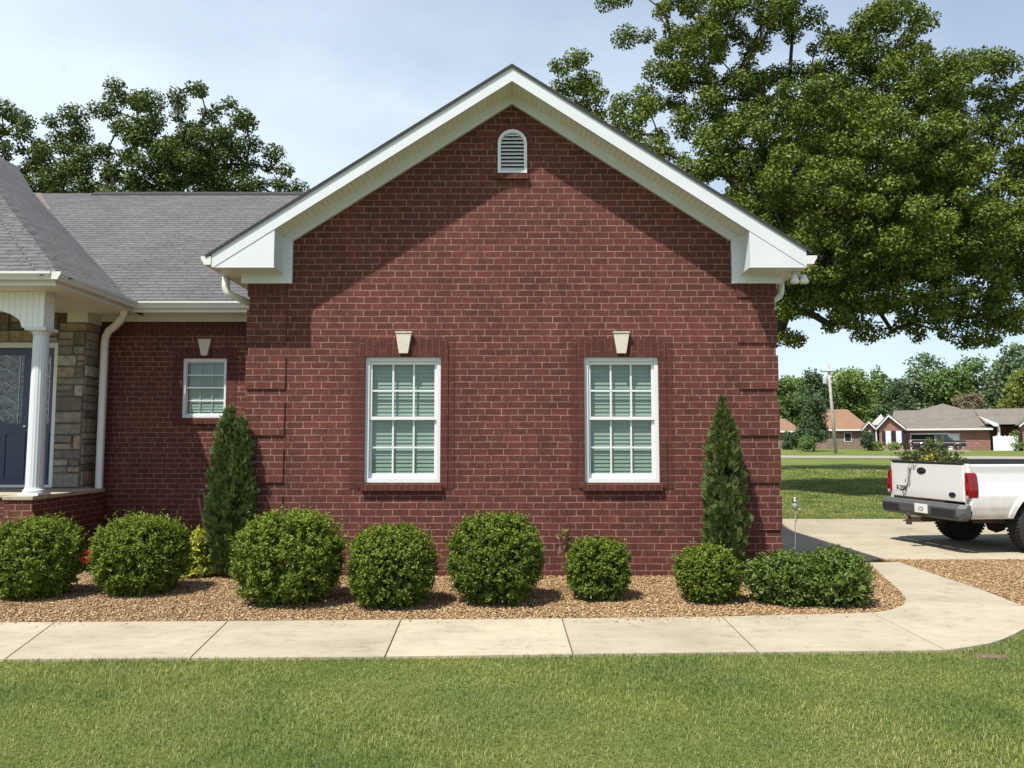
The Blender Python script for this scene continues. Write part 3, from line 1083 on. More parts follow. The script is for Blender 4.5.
while z < 5.68:
    hw = .15 if z < 5.56 else math.sqrt(max(0.0, .15 ** 2 - (z + .02 - 5.56) ** 2))
    if hw > .03:
        sl.raw([(.005 - hw, YW - .018, z), (.005 + hw, YW - .018, z), (.005 + hw, YW + .03, z + .04), (.005 - hw, YW + .03, z + .04),
                (.005 - hw, YW - .018, z + .008), (.005 + hw, YW - .018, z + .008), (.005 + hw, YW + .03, z + .048), (.005 - hw, YW + .03, z + .048)],
               [(0, 1, 2, 3), (4, 7, 6, 5), (0, 4, 5, 1), (0, 3, 7, 4), (1, 5, 6, 2), (2, 6, 7, 3)])
    z += 0.05
hb(sl, 'louvre', M['vinyl'], vent)
bk = MB()
bk.poly([(-.25, YW + .085, 5.1), (.25, YW + .085, 5.1), (.25, YW + .085, 5.8), (-.25, YW + .085, 5.8)])
hb(bk, 'vent_backing', M['dark'], vent)
mb = MB()
mb.prism([(YW - 0.05, 5.085), (YW + 0.05, 5.085), (YW + 0.05, 5.168), (YW - 0.05, 5.155)], 'x', -.20, .21)
hb(mb, 'sill', M['rowlock'])
mb = MB()
ra, rb = .193, .275
for t0, t1 in zip(np.linspace(0, math.pi, 12)[:-1], np.linspace(0, math.pi, 12)[1:]):
    g0, g1 = t0 + .015, t1 - .015
    mb.prism([(.005 + r_ * math.cos(t), 5.56 + r_ * math.sin(t)) for r_, t in ((ra, g0), (rb, g0), (rb, g1), (ra, g1))], 'y', YW - .012, YW + .001)
hb(mb, 'arch_course', plain('arch_brick', (0.12, 0.035, 0.030), 0.85, 0.25, 30, bmp=0.4))

# rake boards, returns, soffits, frieze
YF = 9.475
APT, APB = 6.40, 6.212
for s in (-1, 1):
    mb = MB()
    EX = 3.71 if s < 0 else 3.635
    ZS = APB - S * EX + .003
    pl = [(0, APT), (EX, APT - S * EX), (EX, max(3.838, ZS)), (min(EX, (APB - 3.838) / S), 3.838), (0, APB)]
    mb.prism([(s * x, z) for x, z in pl], 'y', YF, YF + .05)
    hb(mb, 'rake_board', M['white'])
    mb = MB()
    pl = [(EX - .004, 3.842), (EX - .004, APB - S * EX), (2.94, APB - S * 2.94 - .002), (2.94, 3.842)] if s > 0 else [((APB - 3.842) / S, 3.842), (2.94, 3.842), (2.94, APB - S * 2.94 - .002)]
    mb.prism([(s * x, z) for x, z in pl], 'y', YF + .006, YW - .03)
    xa, xb = sorted((s * 2.93, s * (EX - .005)))
    mb.box(xa, xb, YF + .004, YW - .03, 3.832, 3.8415)
    hb(mb, 'eave_return', M['white'])
    mb = MB()
    xa, xb = 0.0, 3.0
    mb.raw([(s * xa, YF + .045, APB - S * xa + .02), (s * xb, YF + .045, APB - S * xb + .02), (s * xb, YW + .01, APB - S * xb + .02), (s * xa, YW + .01, APB - S * xa + .02)], [(0, 1, 2, 3)])
    hb(mb, 'soffit', M['soffit'])
    mb = MB()
    pl = [(0, 6.089), (2.82, 4.267), (2.82, 3.714), (3.47, 3.714), (3.47, 3.845), (2.96, 3.845), (2.96, APB - S * 2.96 + .02), (0, APB + .02)]
    mb.prism([(s * x, z) for x, z in pl], 'y', YW - .045, YW - .001)
    hb(mb, 'frieze_board', M['white'], bev=0.004)
    # thin bed mould along the brick
    mb = MB()
    pl = [(0, 6.089), (2.82, 4.267), (2.82, 4.302), (0, 6.124)]
    mb.prism([(s * x, z) for x, z in pl], 'y', YW - .055, YW - .046)
    hb(mb, 'frieze_mould', M['white'])
    # side eave
    mb = MB()
    xa, xb = sorted((s * (WX - .01), s * EX))
    mb.box(xa, xb, YW - .02, 12.6 if s < 0 else 23, 3.84, 3.852)
    hb(mb, 'soffit', M['soffit'])
    mb = MB()
    xa, xb = sorted((s * (EX - .02), s * EX))
    mb.box(xa, xb, YF + .05, 12.6 if s < 0 else 23, 3.838, 3.97)
    hb(mb, 'fascia', M['white'])


def gutter_run(p0, p1, out):
    """K-style gutter trough between two points; out = horizontal unit vector away from the house"""
    p0, p1, o = Vector(p0), Vector(p1), Vector(out)
    prof = [(0, 0), (.085, 0), (.095, .03), (.125, .075), (.125, .105), (.112, .105), (.112, .08), (.08, .012), (.012, .012), (.012, .10), (0, .10)]
    mb = MB()
    n_ = len(prof)
    vs = [p + o * a + Vector((0, 0, h)) for p in (p0, p1) for a, h in prof]
    fs = [[i, (i + 1) % n_, n_ + (i + 1) % n_, n_ + i] for i in range(n_)]
    mb.raw(vs, fs)
    for p in (p0, p1):
        mb.poly([p + o * a + Vector((0, 0, h)) for a, h in ((0, 0), (.085, 0), (.095, .03), (.125, .075), (.125, .105), (0, .105))])
    return mb


hb(gutter_run((3.637, YF - .01, 3.875), (3.637, 23, 3.875), (1, 0, 0)), 'gutter', M['gutter'])
hb(gutter_run((-3.712, YF - .01, 3.865), (-3.712, 12.5, 3.865), (-1, 0, 0)), 'gutter', M['gutter'])
hb(gutter_run((CX - .05, 12.58, 3.865), (-3.72, 12.58, 3.865), (0, -1, 0)), 'gutter', M['gutter'])

# roofs
mb = MB()
for s in (-1, 1):
    E = 3.775 if s < 0 else 3.70
    pl = [(0, APT), (E, APT - S * E), (E, APT - S * E + .03), (0, APT + .032)]
    mb.prism([(s * x, z) for x, z in pl], 'y', YF - .014, 16.2)
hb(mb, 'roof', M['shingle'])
mb = MB()
for s in (-1, 1):
    E = 3.78 if s < 0 else 3.705
    pl = [(0, APT - .012), (E, APT - .012 - S * E), (E, APT - S * E + .027), (0, APT + .029)]
    mb.prism([(s * x, z) for x, z in pl], 'y', YF - .019, YF - .0135)
hb(mb, 'drip_edge', M['shingle_edge'])
mb = MB()
ez, ey, ry_, rz_ = 3.965, 12.47, 18.1, 7.57
mb.prism([(ey, ez), (ry_, rz_), (23.7, ez), (23.7, ez + .03), (ry_, rz_ + .035), (ey, ez + .03)], 'x', -20.3, 3.62)
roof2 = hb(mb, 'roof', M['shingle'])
mb = MB()
mb.prism([(ry_ - .16, rz_ - .06), (ry_, rz_ + .045), (ry_ + .16, rz_ - .06), (ry_ + .16, rz_ - .04), (ry_, rz_ + .07), (ry_ - .16, rz_ - .04)], 'x', -9.9, 3.63)
hb(mb, 'ridge_cap', M['shingle_edge'], roof2)
# porch / entry hip roof
C0 = (CX, CY, CZ)
rf = (-13, CY + 7.1, CZ + PS * 7.1)
re_ = (-13, 20.0, CZ + PS * 7.1)
xr = CX - (rz_ + .03 - CZ) / PS
mb = MB()
mb.poly([C0, (CX, 12.60, CZ), (xr, 18.1, rz_ + .03), re_, rf])
mb.poly([C0, rf, (-20.1, CY, CZ)])
mb.poly([(-20.1, CY, CZ), rf, re_, (-26 - xr, 18.1, rz_ + .03), (-20.1, 12.6, CZ)])
mb.poly([re_, (xr, 18.1, rz_ + .03), (-26 - xr, 18.1, rz_ + .03)])
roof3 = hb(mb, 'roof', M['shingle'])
# hip cap
h0, h1 = Vector(C0), Vector(rf)
sd_ = (h1 - h0).cross(Vector((0, 0, 1))).normalized()
mb = MB()
K = 42
for k in range(K):
    a = h0.lerp(h1, k / K)
    b_ = h0.lerp(h1, (k + 1.25) / K)
    upo = Vector((0, 0, .022))
    dn = Vector((0, 0, -.066))
    mb.raw([a + upo * .9, a + sd_ * .21 + dn, b_ + upo + sd_ * .21 + dn, b_ + upo * 2.2, a - sd_ * .21 + dn, b_ + upo - sd_ * .21 + dn], [(0, 1, 2, 3), (0, 3, 5, 4), (0, 4, 1)])
hb(mb, 'hip_cap', M['shingle'], roof3)
# orange rust streak of the valley top is a patch of stain on the roof, left as wear
mb = MB()
vz = Vector((xr + .05, 18.02, rz_ - .01))
vd = Vector((CX, 12.6, CZ)) - vz
vd.normalize()
p0, p1 = vz + Vector((0.02, -.02, .012)), vz + vd * 1.7 + Vector((0, 0, .012))
mb.poly([p0 + Vector((-.02, 0, .01)), p1 + Vector((-.03, 0, 0.01)), p1 + Vector((.04, 0, .012)), p0 + Vector((.16, 0, .012))])
hb(mb, 'valley_flashing', plain('rusty_flashing', (0.135, 0.112, 0.10), 0.9, 0.3, 12))
hb(gutter_run((-20.0, CY + .01, 3.865), (CX - .01, CY + .01, 3.865), (0, -1, 0)), 'gutter', M['gutter'])
hb(gutter_run((CX, CY - .10, 3.864), (CX, 12.50, 3.864), (1, 0, 0)), 'gutter', M['gutter'])
mb = MB()
mb.box(-20, CX - .002, CY + .012, CY + .035, 3.80, 3.96)
mb.box(CX - .03, CX - .001, CY + .036, 12.58, 3.80, 3.96)
hb(mb, 'fascia', M['gutter'])
mb = MB()
mb.box(-20, CX - .031, CY + .036, 12.98, 3.80, 3.815)
hb(mb, 'porch_ceiling', M['soffit'])
mb = MB()
mb.box(-6.92, -WX - .002, RY - .03, RY - .001, 3.715, 3.845)
hb(mb, 'frieze_board', M['gutter'])
mb = MB()
mb.box(CX - .0, -3.7, 12.555, 12.578, 3.80, 3.97)
mb.box(CX - .0, -WX, 12.579, RY, 3.845, 3.855)
hb(mb, 'fascia', M['gutter'])

# stone entry wall with door opening
SY, SXR = 12.6, -6.93
DXR, DXL, DZ0, DZ1 = -7.38, -9.20, 0.97, 3.32
mb = wall_holes([(-9.7, -.1), (SXR, -.1), (SXR, 3.83), (-9.7, 3.83)], [rect(DXL, DXR, DZ0, DZ1)], SY, 0.15)
mb.poly([(SXR, SY, -.1), (SXR, RY, -.1), (SXR, RY, 3.83), (SXR, SY, 3.83)])
hb(mb, 'stone_wall', M['stone_joint'], recalc=False)
st_ = MB()
rs = random.Random(11)


def block(x0, x1, z0, z1, face='front'):
    g_, d_ = .007, rs.uniform(.012, .040)
    j = lambda: rs.uniform(-.006, .006)
    if face == 'front':
        st_.raw([(x0 + g_ + j(), SY - .001, z0 + g_ + j()), (x1 - g_ + j(), SY - .001, z0 + g_ + j()), (x1 - g_ + j(), SY - .001, z1 - g_ + j()), (x0 + g_ + j(), SY - .001, z1 - g_ + j()),
                 (x0 + .02 + j(), SY - d_, z0 + .02 + j()), (x1 - .02 + j(), SY - d_ - j(), z0 + .02 + j()), (x1 - .02 + j(), SY - d_, z1 - .02 + j()), (x0 + .02 + j(), SY - d_ + j(), z1 - .02 + j())],
                [(4, 5, 6, 7), (0, 1, 5, 4), (1, 2, 6, 5), (2, 3, 7, 6), (3, 0, 4, 7)])
    else:
        st_.raw([(SXR + .001, x0 + g_, z0 + g_), (SXR + .001, x1 - g_, z0 + g_), (SXR + .001, x1 - g_, z1 - g_), (SXR + .001, x0 + g_, z1 - g_),
                 (SXR + d_ * .6, x0 + .015, z0 + .02), (SXR + d_ * .6, x1 - .015, z0 + .02), (SXR + d_ * .6, x1 - .015, z1 - .02), (SXR + d_ * .6, x0 + .015, z1 - .02)],
                [(4, 5, 6, 7), (0, 1, 5, 4), (1, 2, 6, 5), (2, 3, 7, 6), (3, 0, 4, 7)])


def ashlar(xa, xb, za, zb, face='front'):
    z = za
    while z < zb - .05:
        h = min(rs.choice((.11, .15, .19, .24)), zb - z)
        if zb - z - h < .07:
            h = zb - z
        x = xa
        while x < xb - .05:
            w_ = min(rs.uniform(.22, .52), xb - x)
            if xb - x - w_ < .12:
                w_ = xb - x
            if h > .18 and rs.random() < .35:
                block(x, x + w_, z, z + h * .45, face)
                block(x, x + w_, z + h * .45, z + h, face)
            else:
                block(x, x + w_, z, z + h, face)
            x += w_
        z += h


ashlar(DXR + .002, SXR, .96, 3.64)
ashlar(-9.7, DXR, DZ1 + .002, 3.80)
ashlar(SY, RY, .1, 3.64, 'side')
hb(st_, 'stone_facing', M['stone'])
mb = MB()
mb.box(-7.22, SXR + .04, SY - .06, SY - .001, 3.64, 3.798)
mb.box(SXR + .002, SXR + .04, SY - .001, RY - .002, 3.64, 3.798)
hb(mb, 'frieze_board', M['gutter'])
# door
mb = MB()
mb.box(DXR - .085, DXR, SY + .05, SY + .17, DZ0, DZ1)
mb.box(DXL, DXL + .085, SY + .05, SY + .17, DZ0, DZ1)
mb.box(DXL + .086, DXR - .086, SY + .05, SY + .17, DZ1 - .085, DZ1)
mb.box(DXL + .086, DXR - .086, SY + .05, SY + .20, DZ0, DZ0 + .04)
hb(mb, 'door_casing', M['vinyl'])


def leaf_panel(x0, x1, z0, z1, gx, gz, lower, nm):
    y = SY + .10
    mb = MB()
    mb.prism([], 'y', 0, 1) if False else None
    fr_ = wall_holes(rect(x0, x1, z0, z1), [rect(gx[0], gx[1], gz[0], gz[1])], y, 0.04)
    for (a, b_, c, d) in lower:
        fr_.box(a, b_, y - .014, y - .001, c, c + .03)
        fr_.box(a, b_, y - .014, y - .001, d - .03, d)
        fr_.box(a, a + .03, y - .014, y - .001, c + .031, d - .031)
        fr_.box(b_ - .03, b_, y - .014, y - .001, c + .031, d - .031)
    dr_ = hb(fr_, nm, M['navy'], recalc=True)
    gl = MB()
    gl.poly([(gx[0], y + .03, gz[0]), (gx[1], y + .03, gz[0]), (gx[1], y + .03, gz[1]), (gx[0], y + .03, gz[1])])
    hb(gl, 'door_glass', M['frost'], dr_)
    ld = MB()
    cx, cz, w_, h_ = (gx[0] + gx[1]) / 2, (gz[0] + gz[1]) / 2, (gx[1] - gx[0]) / 2, (gz[1] - gz[0]) / 2
    yy = y + .022
    for k in range(5):
        zc = gz[0] + (k + .5) * (gz[1] - gz[0]) / 5
        hh_ = (gz[1] - gz[0]) / 10
        ld.tube([(cx, yy, zc - hh_), (cx + w_ * .6, yy, zc), (cx, yy, zc + hh_), (cx - w_ * .6, yy, zc), (cx, yy, zc - hh_)], .006, 5)
    for sx in (-.75, .75):
        ld.tube([(cx + sx * w_, yy, gz[0]), (cx + sx * w_, yy, gz[1])], .005, 5)
    hb(ld, 'leading', M['steel'], dr_)
    return dr_


mF, ntF, bF = mat('leaded_glass')
vo = nt = None
fz = noise(ntF, 26, 2, coords(ntF))
L(ntF, ramp(ntF, fz, [(0.35, (0.05, 0.06, 0.075)), (0.65, (0.20, 0.23, 0.26))]), bF.inputs['Base Color'])
bF.inputs['Roughness'].default_value = 0.12
M['frost'] = mF
leaf_panel(DXR - .42, DXR - .09, DZ0 + .045, DZ1 - .09, (DXR - .33, DXR - .16), (2.0, 3.1), [(DXR - .36, DXR - .14, 1.1, 1.85)], 'sidelight')
leaf_panel(DXL + .09, DXL + .42, DZ0 + .045, DZ1 - .09, (DXL + .16, DXL + .33), (2.0, 3.1), [(DXL + .14, DXL + .36, 1.1, 1.85)], 'sidelight')
door = leaf_panel(DXL + .44, DXR - .44, DZ0 + .045, DZ1 - .09, (DXL + .60, DXR - .60), (2.0, 3.12), [(DXL + .52, -8.33, 1.08, 1.85), (-8.25, DXR - .52, 1.08, 1.85)], 'door')
mb = MB()
mb.lathe([(.028, 0), (.03, -.02), (.012, -.03), (.012, -.05), (.03, -.055), (.034, -.075), (.02, -.09)], (DXR - .50, SY + .10, 1.95), 12, 'y')
hb(mb, 'door_knob', M['steel'], door, smooth=True)
# porch platform and pedestal
mb = MB()
mb.box(-20, -6.67, 11.15, SY - .002, -.1, 0.90)
mb.box(-6.90, -6.52, 10.70, 11.148, -.1, 0.90)
mb.box(-6.669, -6.54, 11.149, SY - .002, -.1, 0.90)
hb(mb, 'porch_base', M['brick'])
mb = MB()
mb.box(-20, -6.52, 11.12, SY - .003, 0.902, 0.955)
mb.box(-6.92, -6.50, 10.67, 11.119, 0.902, 0.957)
hb(mb, 'porch_cap', M['walk'], bev=.008)
# fluted column
cx, cy = -6.64, 10.92
mb = MB()
nf = 72
vs, fs = [], []
zs = [1.05, 1.6, 2.4, 3.19]
for zi, z in enumerate(zs):
    rr = .113 - .012 * (zi / 3)
    for k in range(nf):
        a = 2 * math.pi * k / nf
        r_ = rr - .004 * (0.5 + .5 * math.cos(a * 18))
        vs.append((cx + r_ * math.cos(a), cy + r_ * math.sin(a), z))
for zi in range(3):
    for k in range(nf):
        k2 = (k + 1) % nf
        fs.append([zi * nf + k, zi * nf + k2, (zi + 1) * nf + k2, (zi + 1) * nf + k])
mb.raw(vs, fs)
hb(mb, 'column', M['white'])
column = bpy.data.objects[-1] if False else None
mb = MB()
mb.box(cx - .145, cx + .145, cy - .145, cy + .145, .958, .99)
mb.lathe([(.138, .99), (.142, 1.01), (.138, 1.03), (.12, 1.045), (.115, 1.065)], (cx, cy, 0), 32)
hb(mb, 'column_base', M['white'])
mb = MB()
mb.lathe([(.102, 3.185), (.112, 3.2), (.118, 3.22), (.14, 3.245)], (cx, cy, 0), 32)
mb.box(cx - .15, cx + .15, cy - .15, cy + .15, 3.246, 3.288)
hb(mb, 'column_capital', M['white'])
# arched beam
mb = MB()
pl = [(-6.56, 3.29), (-6.56, 3.798), (-10.32, 3.798), (-10.32, 3.29), (-10.02, 3.29)]
for t in np.linspace(math.pi, 0, 15)[1:-1]:
    pl.append((-8.44 + 1.58 * math.cos(t), 3.29 + .36 * math.sin(t) ** 0.8))
pl.append((-6.86, 3.29))
mb.prism(pl, 'y', 10.82, 11.07)
hb(mb, 'porch_beam', M['bead'])
# downspouts
def downspout(pts, wdt=.085):
    mb = MB()
    pts = [Vector(p) for p in pts]
    h = wdt / 2
    rings = []
    for i, p in enumerate(pts):
        d = (pts[min(i + 1, len(pts) - 1)] - pts[max(i - 1, 0)]).normalized()
        a = d.cross(Vector((0, 1, 0)))
        a = a.normalized() if a.length > .1 else Vector((1, 0, 0))
        b_ = d.cross(a).normalized()
        rings.append([p + a * h * x + b_ * h * .75 * y for x, y in ((-1, -.6), (-.6, -1), (.6, -1), (1, -.6), (1, .6), (.6, 1), (-.6, 1), (-1, .6))])
    vs = [v for r_ in rings for v in r_]
    fs = [[i * 8 + k, i * 8 + (k + 1) % 8, (i + 1) * 8 + (k + 1) % 8, (i + 1) * 8 + k] for i in range(len(pts) - 1) for k in range(8)]
    fs += [list(range(8)), [(len(pts) - 1) * 8 + k for k in range(8)]]
    return mb.raw(vs, fs)


hb(downspout([(-6.24, 12.42, 3.88), (-6.25, 12.44, 3.80), (-6.29, 12.50, 3.71), (-6.50, 12.68, 3.60), (-6.66, 12.78, 3.53), (-6.73, 12.82, 3.43), (-6.74, 12.82, 3.3), (-6.74, 12.82, .16), (-6.72, 12.74, .05), (-6.70, 12.6, .03)], .115), 'downspout', M['gutter'], smooth=True)
hb(downspout([(-3.77, 10.15, 3.86), (-3.775, 10.15, 3.74), (-3.76, 10.15, 3.67), (-3.70, 10.15, 3.62), (-3.55, 10.32, 3.56), (-3.46, 10.48, 3.50), (-3.43, 10.52, 3.42), (-3.43, 10.52, .05)], .09), 'downspout', M['gutter'], smooth=True)
hb(downspout([(3.70, 10.6, 3.87), (3.70, 10.6, 3.76), (3.68, 10.6, 3.69), (3.55, 10.6, 3.6), (3.44, 10.6, 3.5), (3.42, 10.6, 3.4), (3.42, 10.6, .05)], .085), 'downspout', M['gutter'], smooth=True)
# twin flood lamp under the right eave
mb = MB()
mb.lathe([(.05, 0), (.055, -.015), (.04, -.03), (.0, -.032)], (3.60, 9.78, 3.838), 14)
mb.tube([(3.60, 9.78, 3.81), (3.56, 9.68, 3.76)], .018, 8)
mb.tube([(3.60, 9.78, 3.81), (3.66, 9.68, 3.76)], .018, 8)
fl = hb(mb, 'floodlight', M['vinyl'])
bulbm, nb_, bb_ = mat('frosted_bulb')
L(nb_, ramp(nb_, noise(nb_, 4, 2, coords(nb_)), [(.3, (.6, .6, .58)), (.7, (.75, .75, .72))]), bb_.inputs['Base Color'])
bb_.inputs['Roughness'].default_value = .15
for xo_ in (3.55, 3.665):
    mb = MB()
    mb.lathe([(.018, .04), (.03, .02), (.052, -.03), (.058, -.055), (.045, -.075), (.0, -.08)], (xo_, 9.66, 3.745), 14)
    hb(mb, 'bulb', bulbm, fl, smooth=True)


# ------------------------------------------------------------------ shrubs
class Leaves:
    def __init__(s):
        s.V, s.F, s.T, s.n = [], [], [], 0

    def add(s, V, F, T=None):
        s.V.append(V)
        s.F.append(F + s.n)
        s.T.append(np.zeros(len(V)) if T is None else T)
        s.n += len(V)

    def build(s, name, m_, parent):
        return npmesh(name, np.concatenate(s.V), np.concatenate(s.F), m_, parent, np.concatenate(s.T))


def shoots(lv, B, D, slen, nl, Ll, Wl, newg=0.5, up=0.3):
    """leafy shoots: base points B, directions D"""
    n_ = len(B)
    D = nrm(D)
    fr_ = (np.arange(nl) + .5) / nl
    P_ = B[:, None, :] + D[:, None, :] * (slen[:, None] * fr_[None])[:, :, None]
    lat = nrm(rng.normal(size=(n_ * nl, 3)))
    Dr = np.repeat(D, nl, 0)
    dl = nrm(Dr * 0.5 + lat * 0.85)
    nn = nrm(rng.normal(size=(n_ * nl, 3)) * .38 + Dr * .8 + np.array([0, 0, up]))
    ll = rng.uniform(.75, 1.2, n_ * nl)
    tp = np.clip((np.tile(fr_, n_) - .55) * 2.0, 0, 1) * np.repeat(rng.uniform(0, 1, n_) ** 1.5 * newg, nl)
    V_, F_, T_ = leafarr(P_.reshape(-1, 3), dl, nn, Ll * ll, Wl * ll, .1, tp)
    lv.add(V_, F_, T_)


def supers(dirs, rx, ry, rz, p):
    a = np.abs(dirs) / np.array([rx, ry, rz])
    return (a ** p).sum(1) ** (-1 / p)


def bumps(dirs, k, amp, wid):
    c = rdir(k)
    d = dirs @ c.T
    a = rng.uniform(-1, 1, k) * amp
    return 1 + (np.exp((d - 1) / wid) * a).sum(1)


def stems(mb, h, r_, k=7, spread=.5):
    for i in range(k):
        a = 6.28 * i / k + random.uniform(-.3, .3)
        x, y = math.cos(a), math.sin(a)
        q = random.uniform(.5, 1) * spread * r_
        mb.tube([(x * .02, y * .02, -.02), (x * q * .4, y * q * .4, h * .35), (x * q, y * q, h * .8)], [.018, .013, .006], 6)


def bush(name, u0, u1, v0, vb, m_, label, depth=1.0, p=2.7, newg=.6, Lf=.030, Wf=.016, n1=2100, slen=.075, flat=0.0, group='clipped round shrubs in the gravel bed', topgold=0.0):
    yb = gr(0, vb)[1]
    rpx = (u1 - u0) / 2
    Yc = yb
    for _ in range(4):
        rx = rpx / FOC * (Yc * .997 - .1) - slen * .42
        Yc = yb + rx * depth * .72
    uc = (u0 + u1) / 2
    zt = at(uc, v0 + 1, Yc - rx * .1).z
    xc = (uc - 512) / FOC * (Yc * .997 - .1)
    h = zt - slen * .35
    root = empty(name, (xc, Yc, 0), label=label, cat='shrub', group=group)
    rz = h / 2
    BW = bumps
    lv = Leaves()
    # dense core
    n_ = int(n1 * .75)
    d = rdir(n_)
    B = d * (supers(d, rx, rx * depth, rz, p) * rng.uniform(.45, .76, n_))[:, None] + np.array([0, 0, rz])
    B[:, 2] = np.maximum(B[:, 2], .015)
    shoots(lv, B, d + np.array([0, 0, .3]) + rng.normal(size=(n_, 3)) * .5, slen * rng.uniform(.7, 1.3, n_), 10, Lf * 1.1, Wf * 1.1, 0.0)
    # outer tufts with gaps between them
    nt_ = int(n1 * .26)
    c_ = rdir(nt_)
    per = 6
    d = nrm(np.repeat(c_, per, 0) + rng.normal(size=(nt_ * per, 3)) * .045 / max(rx, .2) * .42)
    n_ = nt_ * per
    hgt_ = np.repeat(rng.uniform(.90, 1.0, nt_), per) * rng.uniform(.95, 1.02, n_)
    B = d * (supers(d, rx, rx * depth, rz, p) * hgt_)[:, None] + np.array([0, 0, rz])
    B -= d * slen * .75
    B[:, 2] = np.maximum(B[:, 2], .015)
    D = np.repeat(c_ + rng.normal(size=(nt_, 3)) * .30 + np.array([0, 0, .35]), per, 0) + rng.normal(size=(n_, 3)) * .32
    sl_ = slen * rng.uniform(.8, 1.45, n_)
    shoots(lv, B, D, sl_, 11, Lf, Wf, newg * (.30 + .95 * np.clip(np.repeat(c_[:, 2], per), 0, 1)))
    # a few stray shoots standing proud of the clipped outline
    n_ = 36
    d = rdir(n_)
    d[:, 2] = np.abs(d[:, 2])
    Rr = supers(d, rx, rx * depth, rz, p)
    B = d * (Rr * .97)[:, None] + np.array([0, 0, rz])
    shoots(lv, B, d + np.array([0, 0, .6]), np.full(n_, slen * 1.2), 9, Lf, Wf, 1.0)
    lv.build('foliage', m_, root)
    mb = MB()
    stems(mb, h, rx, 8, .75)
    mb.build('stem', M['twig'], root, smooth=True)
    return root


bush('round_shrub', -7, 79, 516, 604, M['box2'], 'round light green shrub below the porch column, furthest left', newg=.7, Lf=.034, Wf=.015, slen=.085)
bush('round_shrub', 95, 187, 514, 600, M['box2'], 'wide green shrub in front of the white downspout', newg=.7, Lf=.036, Wf=.014, slen=.095)
bush('round_shrub', 234, 345, 509, 611, M['box2'], 'largest round green shrub, right beside the left conical evergreen', newg=.8, Lf=.033, Wf=.015, slen=.085)
bush('round_shrub', 347, 438, 523, 613, M['box'], 'medium round shrub just below the left gable window', newg=.95, Lf=.03, Wf=.016)
bush('round_shrub', 447, 545, 512, 610, M['box'], 'tall boxwood ball standing between the two gable windows', newg=.5, Lf=.028, Wf=.017)
bush('round_shrub', 565, 631, 537, 604, M['box'], 'small neat boxwood cube at the left of the right gable window', newg=.75, p=3.2, n1=1300, Lf=.026, Wf=.016, slen=.06)
bush('round_shrub', 673, 741, 544, 607, M['box'], 'small round boxwood in front of the right conical evergreen', newg=.75, p=2.4, n1=1400, Lf=.026, Wf=.016, slen=.06)

# low spreading shrub: two merged mounds
yb = gr(0, 612)[1]
root = empty('spreading_shrub', ((812 - 512) / FOC * 8.1, yb + .36, 0), label='low wide spreading shrub with loose leafy tips at the wall corner', cat='shrub')
lv = Leaves()
zt1 = at(790, 549, yb + .35).z
for (ox, oy, rx, ry, h) in ((-.29, .05, .30, .34, zt1 * .80), (.25, -.02, .27, .34, zt1 * .87), (0, .05, .40, .32, zt1 * .64), (.05, .2, .40, .28, zt1 * .62)):
    for n_, f0, f1 in ((900, .74, .98), (600, .35, .74)):
        d = rdir(n_)
        Rr = supers(d, rx, ry, h / 2, 2.3) * bumps(d, 25, .2, .03)
        B = d * (Rr * rng.uniform(f0, f1, n_))[:, None] + np.array([ox, oy, h / 2])
        B[:, 2] = np.maximum(B[:, 2], .02)
        D = d * np.array([1, 1, .5]) + np.array([0, 0, .30]) + rng.normal(size=(n_, 3)) * .35
        shoots(lv, B, D, .10 * rng.uniform(.7, 1.5, n_), 10, .040, .019, .6 if f0 > .7 else .1)
lv.build('foliage', M['low'], root)
mb = MB()
stems(mb, .4, .6, 10, .9)
mb.build('stem', M['twig'], root, smooth=True)


